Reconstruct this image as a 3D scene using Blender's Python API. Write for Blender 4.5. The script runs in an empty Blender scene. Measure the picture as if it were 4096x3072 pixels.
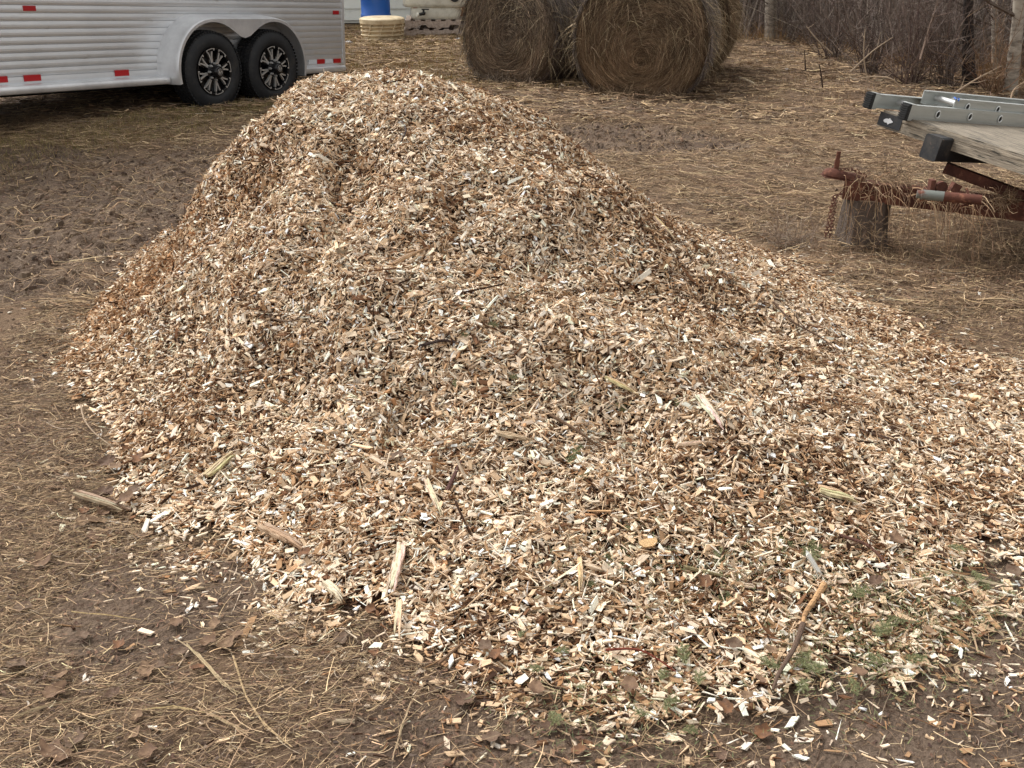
import bpy, math, random
import numpy as np
from mathutils import Vector, Matrix

# ------------------------------------------------------------------ camera, sky, sun, exposure
S = bpy.context.scene
C = S.collection
CAM_H, PITCH, FPX = 1.6, math.radians(24.4), 4000.0      # metres, radians down, focal length in photo pixels
cd = bpy.data.cameras.new("camera"); cam = bpy.data.objects.new("camera", cd); C.objects.link(cam)
cam.location = (0, 0, CAM_H); cam.rotation_euler = (math.radians(90) - PITCH, 0, 0)
cd.sensor_width = 36; cd.lens = 36 * FPX / 4096; cd.clip_start = 0.05; cd.clip_end = 600
S.camera = cam
SUN_EL, SUN_AZ = math.radians(52), math.radians(-55)      # azimuth from +Y towards +X
w = bpy.data.worlds.new("World"); S.world = w; w.use_nodes = True
nt = w.node_tree; nt.nodes.clear()
out = nt.nodes.new("ShaderNodeOutputWorld"); bg = nt.nodes.new("ShaderNodeBackground")
sky = nt.nodes.new("ShaderNodeTexSky"); sky.sky_type = 'NISHITA'; sky.sun_disc = False
sky.sun_elevation = SUN_EL; sky.sun_rotation = SUN_AZ; sky.air_density = 1.0; sky.dust_density = 4.0; sky.ozone_density = 1.0
hs = nt.nodes.new("ShaderNodeHueSaturation"); hs.inputs['Saturation'].default_value = 0.0
nt.links.new(sky.outputs[0], hs.inputs['Color']); nt.links.new(hs.outputs[0], bg.inputs['Color'])
bg.inputs['Strength'].default_value = 0.145; nt.links.new(bg.outputs[0], out.inputs[0])
sl = bpy.data.lights.new("sun", 'SUN'); sl.energy = 1.0; sl.angle = math.radians(26); sl.color = (1.0, 0.95, 0.89)
sun = bpy.data.objects.new("sun", sl); C.objects.link(sun)
sd = Vector((math.sin(SUN_AZ) * math.cos(SUN_EL), math.cos(SUN_AZ) * math.cos(SUN_EL), math.sin(SUN_EL)))
sun.rotation_euler = sd.to_track_quat('Z', 'Y').to_euler()
S.view_settings.view_transform = 'Standard'; S.view_settings.look = 'None'
S.view_settings.exposure = 0.82; S.view_settings.gamma = 1.0
try: S.view_settings.use_curve_mapping = False
except Exception: pass

rng = np.random.default_rng(7); random.seed(7)
PI = math.pi
# ------------------------------------------------------------------ helpers
def lin(r, g, b):
    f = lambda c: (c / 255 / 12.92) if c / 255 <= .04045 else ((c / 255 + .055) / 1.055) ** 2.4
    return (f(r), f(g), f(b))
def _ray(px, py):
    u, v = (px - 2048) / FPX, (py - 1536) / FPX
    return u, math.cos(PITCH) - v * math.sin(PITCH), -math.sin(PITCH) - v * math.cos(PITCH)
def at(px, py, Y):                                        # the point seen at that photo position, Y metres ahead
    a, b, c = _ray(px, py); return Vector((a / b * Y, Y, CAM_H + c / b * Y))
def gp(px, py, z=0.0):                                    # where that sight line meets height z
    a, b, c = _ray(px, py); t = (z - CAM_H) / c; return Vector((a * t, b * t, z))
def _h(ix, iy, seed):
    n = (ix.astype(np.int64) * 374761393 + iy.astype(np.int64) * 668265263 + seed * 144665) & 0xffffffff
    n = ((n ^ (n >> 13)) * 1274126177) & 0xffffffff
    return ((n ^ (n >> 16)) & 0xffffff) / float(0xffffff)
def vn(x, y, seed=0):
    x = np.asarray(x, float); y = np.asarray(y, float)
    ix, iy = np.floor(x), np.floor(y); fx, fy = x - ix, y - iy
    fx = fx * fx * (3 - 2 * fx); fy = fy * fy * (3 - 2 * fy)
    a, b, c, d = _h(ix, iy, seed), _h(ix + 1, iy, seed), _h(ix, iy + 1, seed), _h(ix + 1, iy + 1, seed)
    return (a * (1 - fx) + b * fx) * (1 - fy) + (c * (1 - fx) + d * fx) * fy
def fbm(x, y, f, seed=0, octv=3):                         # about -0.5..0.5
    s, a, t = 0, 1, 0
    for k in range(octv):
        s = s + a * (vn(x * f, y * f, seed + k) - .5); t += a; a *= .5; f *= 2.1
    return s / t
def sst(a, b, x): t = np.clip((x - a) / (b - a), 0, 1); return t * t * (3 - 2 * t)

def link(o, parent=None):
    C.objects.link(o)
    if parent is not None: o.parent = parent
    return o
def tag(o, label=None, cat=None, group=None, kind=None):
    if label: o['label'] = label
    if cat: o['category'] = cat
    if group: o['group'] = group
    if kind: o['kind'] = kind
    return o
def empty(name, loc=(0, 0, 0), rz=0):
    o = bpy.data.objects.new(name, None); o.location = loc; o.rotation_euler = (0, 0, rz); o.empty_display_size = .1
    return link(o)
def npmesh(name, V, F, mats, col=None, grain=None, midx=None, smooth=False, parent=None, F3=None):
    V = np.ascontiguousarray(V, dtype=np.float32).reshape(-1, 3); F = np.asarray(F, dtype=np.int32).reshape(-1, 4)
    me = bpy.data.meshes.new(name); me.vertices.add(len(V)); me.vertices.foreach_set('co', V.ravel())
    n4 = len(F); n3 = 0 if F3 is None else len(F3)
    li = F.ravel() if not n3 else np.concatenate([F.ravel(), np.asarray(F3, dtype=np.int32).ravel()])
    me.loops.add(len(li)); me.loops.foreach_set('vertex_index', li)
    st = np.concatenate([np.arange(n4) * 4, n4 * 4 + np.arange(n3) * 3]).astype(np.int32)
    me.polygons.add(n4 + n3); me.polygons.foreach_set('loop_start', st)
    try: me.polygons.foreach_set('loop_total', np.concatenate([np.full(n4, 4), np.full(n3, 3)]).astype(np.int32))
    except Exception: pass
    if midx is not None: me.polygons.foreach_set('material_index', np.asarray(midx, dtype=np.int32))
    me.update(calc_edges=True)
    if col is not None:
        a = me.attributes.new('col', 'FLOAT_VECTOR', 'POINT'); a.data.foreach_set('vector', np.ascontiguousarray(col, dtype=np.float32).ravel())
    if grain is not None:
        a = me.attributes.new('grain', 'FLOAT_VECTOR', 'POINT'); a.data.foreach_set('vector', np.ascontiguousarray(grain, dtype=np.float32).ravel())
    me.polygons.foreach_set('use_smooth', np.full(n4 + n3, smooth, dtype=bool))
    for m in (mats if isinstance(mats, (list, tuple)) else [mats]): me.materials.append(m)
    o = bpy.data.objects.new(name, me)
    return link(o, parent)

class MB:                                                  # collects shapes into one mesh
    def __init__(s): s.v = []; s.f = []; s.c = []
    def add(s, vs, fs, col=None):
        b = len(s.v); s.v += [tuple(p) for p in vs]; s.f += [tuple(i + b for i in f) for f in fs]
        s.c += [col or (1, 1, 1)] * len(vs)
    def box(s, c, h, R=None, col=None, ch=0.0):            # centre, half sizes, rotation, chamfer on the long-way edges
        c = Vector(c); hx, hy, hz = h; k = ch
        if k > 0:
            prof = [(-hy + k, -hz), (hy - k, -hz), (hy, -hz + k), (hy, hz - k), (hy - k, hz), (-hy + k, hz), (-hy, hz - k), (-hy, -hz + k)]
            vs = [Vector((x, a, b)) for x in (-hx, hx) for a, b in prof]
            fs = [tuple(range(7, -1, -1)), tuple(range(8, 16))] + [(i, (i + 1) % 8, 8 + (i + 1) % 8, 8 + i) for i in range(8)]
        else:
            vs = [Vector((x, y, z)) for x in (-hx, hx) for y in (-hy, hy) for z in (-hz, hz)]
            fs = [(0, 1, 3, 2), (4, 6, 7, 5), (0, 4, 5, 1), (2, 3, 7, 6), (0, 2, 6, 4), (1, 5, 7, 3)]
        if R is not None: vs = [R @ v for v in vs]
        s.add([v + c for v in vs], fs, col)
    def beam(s, a, b, wy, wz, up=(0, 0, 1), col=None, ch=0.0):   # box from a to b
        a, b = Vector(a), Vector(b); x = (b - a).normalized(); y = Vector(up).cross(x).normalized(); z = x.cross(y)
        s.box((a + b) / 2, ((b - a).length / 2, wy / 2, wz / 2), Matrix((x, y, z)).transposed(), col, ch)
    def tube(s, pts, r, n=10, cap=True, col=None):
        pts = [Vector(p) for p in pts]; rs = r if isinstance(r, (list, tuple)) else [r] * len(pts)
        base = len(s.v); up = Vector((0, 0, 1)); vs = []
        t0 = (pts[1] - pts[0]).normalized(); a = t0.cross(up if abs(t0.z) < .9 else Vector((1, 0, 0))).normalized()
        for i, p in enumerate(pts):
            t = (pts[min(i + 1, len(pts) - 1)] - pts[max(i - 1, 0)]).normalized()
            a = (a - t * a.dot(t)).normalized(); b = t.cross(a)
            vs += [p + (a * math.cos(2 * PI * k / n) + b * math.sin(2 * PI * k / n)) * rs[i] for k in range(n)]
        fs = [(i * n + k, i * n + (k + 1) % n, (i + 1) * n + (k + 1) % n, (i + 1) * n + k) for i in range(len(pts) - 1) for k in range(n)]
        if cap: fs += [tuple(range(n - 1, -1, -1)), tuple((len(pts) - 1) * n + k for k in range(n))]
        s.add(vs, fs, col)
    def lathe(s, prof, n=40, axis='Y', c=(0, 0, 0), col=None, closed=False):   # prof: (axial, radius)
        vs = []; c = Vector(c)
        for a, r in prof:
            for k in range(n):
                q = 2 * PI * k / n; x, z = r * math.cos(q), r * math.sin(q)
                vs.append(c + (Vector((x, a, z)) if axis == 'Y' else Vector((x, z, a)) if axis == 'Z' else Vector((a, x, z))))
        m = len(prof); fs = []
        for i in range(m if closed else m - 1):
            j = (i + 1) % m
            fs += [(i * n + k, i * n + (k + 1) % n, j * n + (k + 1) % n, j * n + k) for k in range(n)]
        s.add(vs, fs, col)
    def prism(s, poly, d0, d1, axis='Y', col=None):        # polygon (a,b) pushed from d0 to d1
        f = (lambda a, b, d: (a, d, b)) if axis == 'Y' else (lambda a, b, d: (a, b, d)) if axis == 'Z' else (lambda a, b, d: (d, a, b))
        n = len(poly); vs = [f(a, b, d0) for a, b in poly] + [f(a, b, d1) for a, b in poly]
        s.add(vs, [tuple(range(n)), tuple(range(2 * n - 1, n - 1, -1))] + [(i, (i + 1) % n, n + (i + 1) % n, n + i) for i in range(n)], col)
    def build(s, name, mat, parent=None, smooth=False, xf=None):
        vs = [xf @ Vector(v) for v in s.v] if xf is not None else s.v
        me = bpy.data.meshes.new(name); me.from_pydata([tuple(v) for v in vs], [], s.f); me.update()
        a = me.attributes.new('col', 'FLOAT_VECTOR', 'POINT'); a.data.foreach_set('vector', np.array(s.c, dtype=np.float32).ravel())
        import bmesh
        bm = bmesh.new(); bm.from_mesh(me); bmesh.ops.recalc_face_normals(bm, faces=bm.faces); bm.to_mesh(me); bm.free()
        if smooth:
            me.polygons.foreach_set('use_smooth', [True] * len(me.polygons))
            try: me.set_sharp_from_angle(angle=math.radians(38))
            except Exception: pass
        me.materials.append(mat)
        return link(bpy.data.objects.new(name, me), parent)

def ribbons(P, Wd, col, side=None, taper=(1, .25)):        # P (N,K,3), Wd (N,), col (N,3) -> V,F,col
    N, K, _ = P.shape; T = np.gradient(P, axis=1)
    if side is None:
        up = np.zeros((N, 1, 3)); up[..., 2] = 1; up[:, 0, :2] += rng.normal(0, .5, (N, 2))
        side = np.cross(T, np.broadcast_to(up, P.shape))
    side = side / (np.linalg.norm(side, axis=-1, keepdims=True) + 1e-9)
    tp = np.linspace(taper[0], taper[1], K)[None, :, None] * Wd[:, None, None] * .5
    V = np.stack([P - side * tp, P + side * tp], axis=2).reshape(-1, 3)
    b = (np.arange(N)[:, None] * K + np.arange(K - 1)[None, :]) * 2
    F = np.stack([b, b + 1, b + 3, b + 2], axis=-1).reshape(-1, 4)
    return V, F, np.repeat(col, K * 2, axis=0)
def tubes(P, R, col, n=3):                                 # P (N,K,3), R (N,K)
    N, K, _ = P.shape; T = np.gradient(P, axis=1); T /= np.linalg.norm(T, axis=-1, keepdims=True) + 1e-9
    ref = np.zeros_like(P); ref[..., 0] = .31; ref[..., 1] = .95; ref[..., 2] = .07
    A = np.cross(T, ref); A /= np.linalg.norm(A, axis=-1, keepdims=True) + 1e-9; B = np.cross(T, A)
    q = np.arange(n) * 2 * PI / n
    V = P[:, :, None, :] + R[:, :, None, None] * (A[:, :, None, :] * np.cos(q)[None, None, :, None] + B[:, :, None, :] * np.sin(q)[None, None, :, None])
    b = (np.arange(N)[:, None, None] * K + np.arange(K - 1)[None, :, None]) * n; k = np.arange(n)[None, None, :]; k2 = (k + 1) % n
    F = np.stack([b + k, b + k2, b + n + k2, b + n + k], axis=-1).reshape(-1, 4)
    return V.reshape(-1, 3), F, np.repeat(col, K * n, axis=0)
def join(parts):
    Vs, Fs, Cs, o = [], [], [], 0
    for V, F, c in parts: Vs.append(V); Fs.append(F + o); Cs.append(c); o += len(V)
    return np.concatenate(Vs), np.concatenate(Fs), np.concatenate(Cs)
def pal(cols, wts, n):
    p = np.array([lin(*c) for c in cols]); return p[rng.choice(len(p), n, p=np.array(wts) / sum(wts))]
def vary(c, s=.15, hue=.02):
    return np.clip(c * np.exp(rng.normal(0, s, (len(c), 1))) * (1 + rng.normal(0, hue, (len(c), 3))), .004, .95)

# ------------------------------------------------------------------ materials
def mat(name, color=None, rough=.8, metal=0., attr=False, noise=None, bump=None, spec=None, grain=False, trans=None):
    """noise=(scale, other colour, threshold, softness[, stretch]); bump=(scale, strength, distance)"""
    m = bpy.data.materials.new(name); m.use_nodes = True; t = m.node_tree; N = t.nodes; L = t.links
    b = N['Principled BSDF']; b.inputs['Roughness'].default_value = rough; b.inputs['Metallic'].default_value = metal
    if spec is not None: b.inputs['Specular IOR Level'].default_value = spec
    tc = N.new('ShaderNodeTexCoord'); src = None
    if attr:
        a = N.new('ShaderNodeAttribute'); a.attribute_name = 'col'; src = a.outputs['Vector']
        if color is not None:
            mx = N.new('ShaderNodeMix'); mx.data_type = 'RGBA'; mx.blend_type = 'MULTIPLY'; mx.inputs[0].default_value = 1
            L.new(src, mx.inputs[6]); mx.inputs[7].default_value = (*color, 1); src = mx.outputs[2]
    for nz in ([noise] if isinstance(noise, tuple) else (noise or [])):
        mp = N.new('ShaderNodeMapping'); L.new(tc.outputs['Object'], mp.inputs[0])
        if len(nz) > 4: mp.inputs['Scale'].default_value = nz[4]
        n = N.new('ShaderNodeTexNoise'); n.inputs['Scale'].default_value = nz[0]; n.inputs['Detail'].default_value = 6; n.inputs['Roughness'].default_value = .65
        L.new(mp.outputs[0], n.inputs['Vector'])
        r = N.new('ShaderNodeMapRange'); r.inputs[1].default_value = nz[2] - nz[3]; r.inputs[2].default_value = nz[2] + nz[3]
        L.new(n.outputs[0], r.inputs[0])
        mx = N.new('ShaderNodeMix'); mx.data_type = 'RGBA'; L.new(r.outputs[0], mx.inputs[0])
        if src is None: mx.inputs[6].default_value = (*color, 1)
        else: L.new(src, mx.inputs[6])
        mx.inputs[7].default_value = (*nz[1], 1); src = mx.outputs[2]
    if grain:                                              # streaks along each piece
        g = N.new('ShaderNodeAttribute'); g.attribute_name = 'grain'
        n = N.new('ShaderNodeTexNoise'); n.inputs['Scale'].default_value = 1.0; n.inputs['Detail'].default_value = 3
        L.new(g.outputs['Vector'], n.inputs['Vector'])
        r = N.new('ShaderNodeMapRange'); r.inputs[1].default_value = .3; r.inputs[2].default_value = .7; r.inputs[3].default_value = .66; r.inputs[4].default_value = 1.14
        L.new(n.outputs[0], r.inputs[0])
        mx = N.new('ShaderNodeVectorMath'); mx.operation = 'SCALE'; L.new(src, mx.inputs[0]); L.new(r.outputs[0], mx.inputs[3]); src = mx.outputs[0]
    if src is None: b.inputs['Base Color'].default_value = (*color, 1)
    else: L.new(src, b.inputs['Base Color'])
    if bump:
        n = N.new('ShaderNodeTexNoise'); n.inputs['Scale'].default_value = bump[0]; n.inputs['Detail'].default_value = 5
        mp = N.new('ShaderNodeMapping'); L.new(tc.outputs['Object'], mp.inputs[0]); L.new(mp.outputs[0], n.inputs['Vector'])
        if len(bump) > 3: mp.inputs['Scale'].default_value = bump[3]
        bp = N.new('ShaderNodeBump'); bp.inputs['Strength'].default_value = bump[1]; bp.inputs['Distance'].default_value = bump[2]
        L.new(n.outputs[0], bp.inputs['Height']); L.new(bp.outputs[0], b.inputs['Normal'])
    return m
M = dict(
    ground=mat('soil', attr=True, rough=.95, spec=.2, noise=[(45, lin(70, 52, 40), .62, .10), (160, lin(150, 125, 98), .68, .06)], bump=(90, .8, .02)),
    grass=mat('dry_grass', attr=True, rough=.85, spec=.25),
    chip=mat('split_wood', attr=True, rough=.9, spec=.10, grain=True),
    heap=mat('heap_core', attr=True, rough=.95, spec=.1, noise=(70, lin(60, 40, 28), .5, .12), bump=(60, 1, .02)),
    wood=mat('raw_wood', attr=True, rough=.8, spec=.25, noise=(9, lin(120, 92, 66), .56, .1, (3, 14, 14)), bump=(30, .6, .004)),
    bark=mat('bark', attr=True, rough=.9, spec=.2, bump=(60, .7, .01)),
    leaf=mat('dead_leaf', attr=True, rough=.75, spec=.2, noise=[(1.6, lin(92, 70, 57), .58, .14), (5, lin(150, 122, 96), .66, .07)]),
    fir=mat('fir_needles', attr=True, rough=.6, spec=.3),
    hay=mat('hay', attr=True, rough=.9, spec=.15),
    alu=mat('aluminium_sheet', (.74, .755, .77), rough=.38, metal=.68, noise=[(2.2, (.64, .655, .67), .58, .16), (30, (.80, .81, .82), .66, .06, (1, 1, 14)), (9, (.56, .54, .50), .70, .10, (.6, 1, 2.5))], bump=(3.5, .10, .02)),
    alu2=mat('aluminium_smooth', (.84, .85, .86), rough=.36, metal=.6, noise=(3, (.55, .55, .56), .55, .2), bump=(6, .05, .01)),
    tyre=mat('tyre_rubber', (.011, .012, .014), rough=.66, noise=[(14, (.028, .027, .026), .60, .1), (5, (.045, .040, .034), .66, .1)], bump=(60, .15, .004)),
    rimblack=mat('gloss_black', (.008, .008, .009), rough=.22),
    rimsil=mat('machined_alloy', (.62, .61, .59), rough=.3, metal=.55),
    red=mat('red_reflector', (.42, .008, .012), rough=.35),
    whitetape=mat('white_reflector', (.62, .64, .66), rough=.35),
    dark=mat('chassis_and_hole_black', (.012, .012, .012), rough=.8),
    siding=mat('siding', (.78, .80, .74), rough=.6, noise=(2.5, (.62, .63, .58), .64, .12)),
    blue=mat('blue_plastic', (.012, .10, .42), rough=.4, noise=(8, (.03, .12, .34), .65, .1)),
    tan=mat('tan_plastic', lin(204, 186, 152), rough=.55, noise=(6, lin(160, 135, 100), .6, .12)),
    poly=mat('white_poly', lin(214, 212, 198), rough=.5, noise=(5, lin(170, 165, 148), .62, .12)),
    blackp=mat('black_plastic', (.012, .012, .012), rough=.45),
    pallet=mat('pallet_wood', lin(186, 170, 156), rough=.85, noise=(5, lin(138, 118, 106), .56, .14, (2, 6, 6)), bump=(20, .3, .005)),
    ply=mat('plywood', lin(150, 105, 72), rough=.8, noise=(7, lin(112, 74, 50), .55, .15)),
    deck=mat('weathered_boards', lin(158, 146, 128), rough=.9, noise=[(5, lin(112, 103, 90), .5, .09, (1.2, 16, 16)), (9, lin(58, 56, 50), .60, .05, (1, 9, 9)), (5, lin(66, 62, 56), .62, .08, (1, 2, 2))], bump=(14, .9, .006, (1, 12, 12))),
    rust=mat('rusty_steel', lin(108, 70, 58), rough=.85, spec=.2, noise=[(9, lin(74, 48, 41), .52, .12), (28, lin(142, 98, 78), .62, .07)], bump=(45, .5, .006)),
    galv=mat('worn_grey_paint', lin(112, 116, 110), rough=.6, noise=(14, lin(110, 66, 50), .56, .05), bump=(40, .2, .003)),
    blackbeam=mat('black_painted_beam', (.014, .015, .018), rough=.55, noise=[(12, (.045, .040, .035), .58, .08), (30, (.12, .085, .065), .66, .04)], bump=(30, .4, .004)),
    ladder=mat('ladder_aluminium', (.52, .54, .52), rough=.42, metal=.55, noise=[(3, (.40, .42, .40), .55, .2, (1, 1, 8)), (60, (.30, .31, .30), .7, .05)], bump=(30, .06, .003)),
    rung=mat('ladder_rung', (.62, .62, .61), rough=.5, metal=.4), rungend=mat('rung_flare', (.72, .73, .71), rough=.5, metal=.3),
    rubber=mat('black_rubber', (.012, .012, .012), rough=.7),
    aspen=mat('pale_bark', lin(168, 158, 144), rough=.9, noise=[(5, lin(96, 86, 76), .56, .1, (1, 1, 3)), (9, lin(48, 40, 36), .66, .04, (1, 1, 2))], bump=(20, .5, .02)),
    darkbark=mat('dark_bark', lin(58, 48, 43), rough=.95, noise=(12, lin(36, 29, 26), .5, .1), bump=(14, .8, .03)),
    white=mat('white_scrap', (.62, .63, .64), rough=.6),
)

# ------------------------------------------------------------------ the lie of the land
SUM = Vector((-.70, 4.72, 1.0))
_ct = [(1.02, 5.75, 2.0, 2.15), (1.42, 5.15, 1.9, 2.45), (1.70, 4.55, 1.8, 2.5), (1.88, 3.9, 1.6, 2.5), (2.05, 3.5, 1.6, 2.5), (2.06, 3.05, 1.5, 2.2), (1.85, 2.6, 1.4, 1.9), (1.45, 2.22, 1.4, 1.8),
       (1.18, 2.0, 1.35, 1.7), (.95, 1.82, 1.35, 1.7), (.62, 1.73, 1.35, 1.65), (.28, 1.68, 1.35, 1.6), (-.12, 1.85, 1.35, 1.6), (-.46, 2.02, 1.35, 1.6), (-.76, 2.36, 1.4, 1.6),
       (-1.1, 2.50, 1.5, 1.7), (-1.42, 3.08, 1.6, 1.8), (-1.74, 3.6, 1.8, 1.9), (-1.88, 4.15, 2.2, 2.2), (-1.95, 4.8, 2.8, 2.6), (-1.95, 5.5, 2.4, 1.8), (-1.5, 6.1, 2, 1.3), (-.6, 6.3, 2, 1.3), (.4, 6.2, 2, 1.5)]
_pa = np.array([math.atan2(c[1] - SUM.y, c[0] - SUM.x) for c in _ct]); _pr = np.array([math.hypot(c[0] - SUM.x, c[1] - SUM.y) for c in _ct]); _pe = np.array([c[2] for c in _ct]); _pp = np.array([c[3] for c in _ct])
_o = np.argsort(_pa); _pa, _pr, _pe, _pp = _pa[_o], _pr[_o], _pe[_o], _pp[_o]
def pile_t(x, y):
    a = np.arctan2(y - SUM.y, x - SUM.x); r = np.hypot(x - SUM.x, y - SUM.y)
    R = np.interp(a, _pa, _pr, period=2 * PI); return r / R, (np.interp(a, _pa, _pe, period=2 * PI), np.interp(a, _pa, _pp, period=2 * PI)), r, R
def pile_h(x, y):
    t, (e1, e2), r, R = pile_t(x, y); t2 = np.clip(t, 0, 1)
    h = SUM.z * (1 - t2 ** e1) ** e2
    m = sst(0, .25, h)
    h = h - .075 * np.exp(-((x + 1.0) / .26) ** 2 - ((y - 4.85) / .30) ** 2) - .10 * m * np.exp(-((x + 1.62) / .22) ** 2 - ((y - 4.55) / .5) ** 2) + .04 * np.exp(-((x - .1) / .25) ** 2 - ((y - 4.9) / .5) ** 2)
    h = h + m * (fbm(x, y, 1.6, 11, 2) * .11 + fbm(x, y, 5, 17, 3) * .11 + fbm(x, y, 14, 19, 2) * .035)
    # slumped ledges and hollows
    h = h + m * .06 * np.sin(6.5 * (y + .35 * x) + 5 * fbm(x, y, 1.1, 23, 2)) * sst(.1, .5, t) * sst(1, .6, t)
    h = h - m * .055 * sst(.10, .26, fbm(x, y, 3.2, 29, 2))
    return np.where(t < 1, np.maximum(h, 0) + .012, -.05 - .2 * (t - 1))
T1 = gp(840, 428); TD = Vector((.5, .866, 0)).normalized()
BARE = [(-3.1, 6.2, 2.3, 1.9, 1.0), (1.35, 1.62, 1.0, .62, 1.0), (-.92, 2.15, .26, .26, .9), (-.05, 1.62, .50, .17, .8), (.95, 8.5, 1.0, .75, 1.0),
        (1.6, 2.0, .35, .4, .8), (0.6, 10.3, 2.0, .5, .35), (3.2, 9.6, 1.5, .5, .3)]
def bare(x, y):
    m = np.zeros(np.shape(x))
    nz = fbm(x, y, 2.2, 41, 3) * .9
    for cx, cy, rx, ry, s in BARE:
        d = np.sqrt(((x - cx) / rx) ** 2 + ((y - cy) / ry) ** 2) + nz; m = np.maximum(m, s * sst(1.15, .75, d))
    return m
def gz(x, y):
    x = np.asarray(x, float); y = np.asarray(y, float)
    b = bare(x, y); s = (x - T1.x) * TD.x + (y - T1.y) * TD.y; q = (x - T1.x) * TD.y - (y - T1.y) * TD.x
    z = fbm(x, y, .5, 3, 2) * .05 * sst(3, 7, y) + fbm(x, y, 3.0, 5, 2) * .04 * sst(1, 3, y) + fbm(x, y, 8, 8, 3) * .03 * sst(1.5, 5, y) + fbm(x, y, 14, 9, 3) * .010
    z = z + b * (np.abs(fbm(x, y, 7, 31, 3)) * .13 - .022 + fbm(x, y, 22, 35, 2) * .03) * sst(1.6, 4, y)
    z = z - .05 * np.clip(s, -1, 2) * sst(2.2, .6, np.abs(q)) * sst(3.5, 1.8, np.abs(s))
    tr = sst(1, .6, np.hypot((x - .95) / 1.0, (y - 8.5) / .75)); z = z + tr * .018 * np.sin((x * .5 + y * .9) * 38)
    return z
def surf(x, y): return np.maximum(gz(x, y), pile_h(x, y))
def G(p): return Vector((p[0], p[1], float(gz(p[0], p[1]))))
def on_pile(px, py):                                       # where a sight line meets heap or ground
    a, b, c = _ray(px, py); t = np.linspace(1.0, 26, 5200) ** 1.0; X, Y, Z = a * t, b * t, CAM_H + c * t
    h = surf(X, Y); i = int(np.argmax(Z < h)); return Vector((X[i], Y[i], h[i]))

def axis_steps(dense0, dense1, st, lo, hi, g):
    a = list(np.arange(dense0, dense1, st)); s = st; v = a[-1]
    while v < hi: s *= g; v += s; a.append(v)
    s = st; v = a[0]; l = []
    while v > lo: s *= g; v -= s; l.append(v)
    return np.array(l[::-1] + a)
xs = axis_steps(-2.6, 2.8, .016, -140, 140, 1.03); ys = axis_steps(1.15, 5.2, .016, -60, 240, 1.018)
X, Y = np.meshgrid(xs, ys); Z = gz(X, Y); nx, ny = len(xs), len(ys)
bm_ = bare(X, Y)[..., None]; n1 = (fbm(X, Y, 1.3, 51, 4) + .5)[..., None]; n2 = (fbm(X, Y, 8, 57, 3) + .5)[..., None]
thatch = np.array(lin(92, 74, 59)) * (1 - n1) + np.array(lin(128, 106, 84)) * n1
mudc = np.array(lin(82, 68, 58)) * (1 - n2) + np.array(lin(116, 99, 84)) * n2
woodm = .8 * sst(0, 1.2, X - (3.4 + .0 * Y) + (Y - 11.5) * .12)[..., None] * sst(9.6, 11, Y)[..., None]
colg = thatch * (1 - bm_) + mudc * bm_; colg = colg * (1 - woodm) + np.array(lin(104, 88, 76)) * woodm
n3 = (fbm(X, Y, 16, 59, 2) + .5)[..., None]; colg = colg * (.72 + .3 * n2 + .3 * n3)
idx = np.arange(nx * ny).reshape(ny, nx)
F = np.stack([idx[:-1, :-1], idx[:-1, 1:], idx[1:, 1:], idx[1:, :-1]], -1).reshape(-1, 4)
o = npmesh('ground', np.stack([X, Y, Z], -1), F, M['ground'], col=colg.reshape(-1, 3), smooth=True); tag(o, kind='structure')

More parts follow.
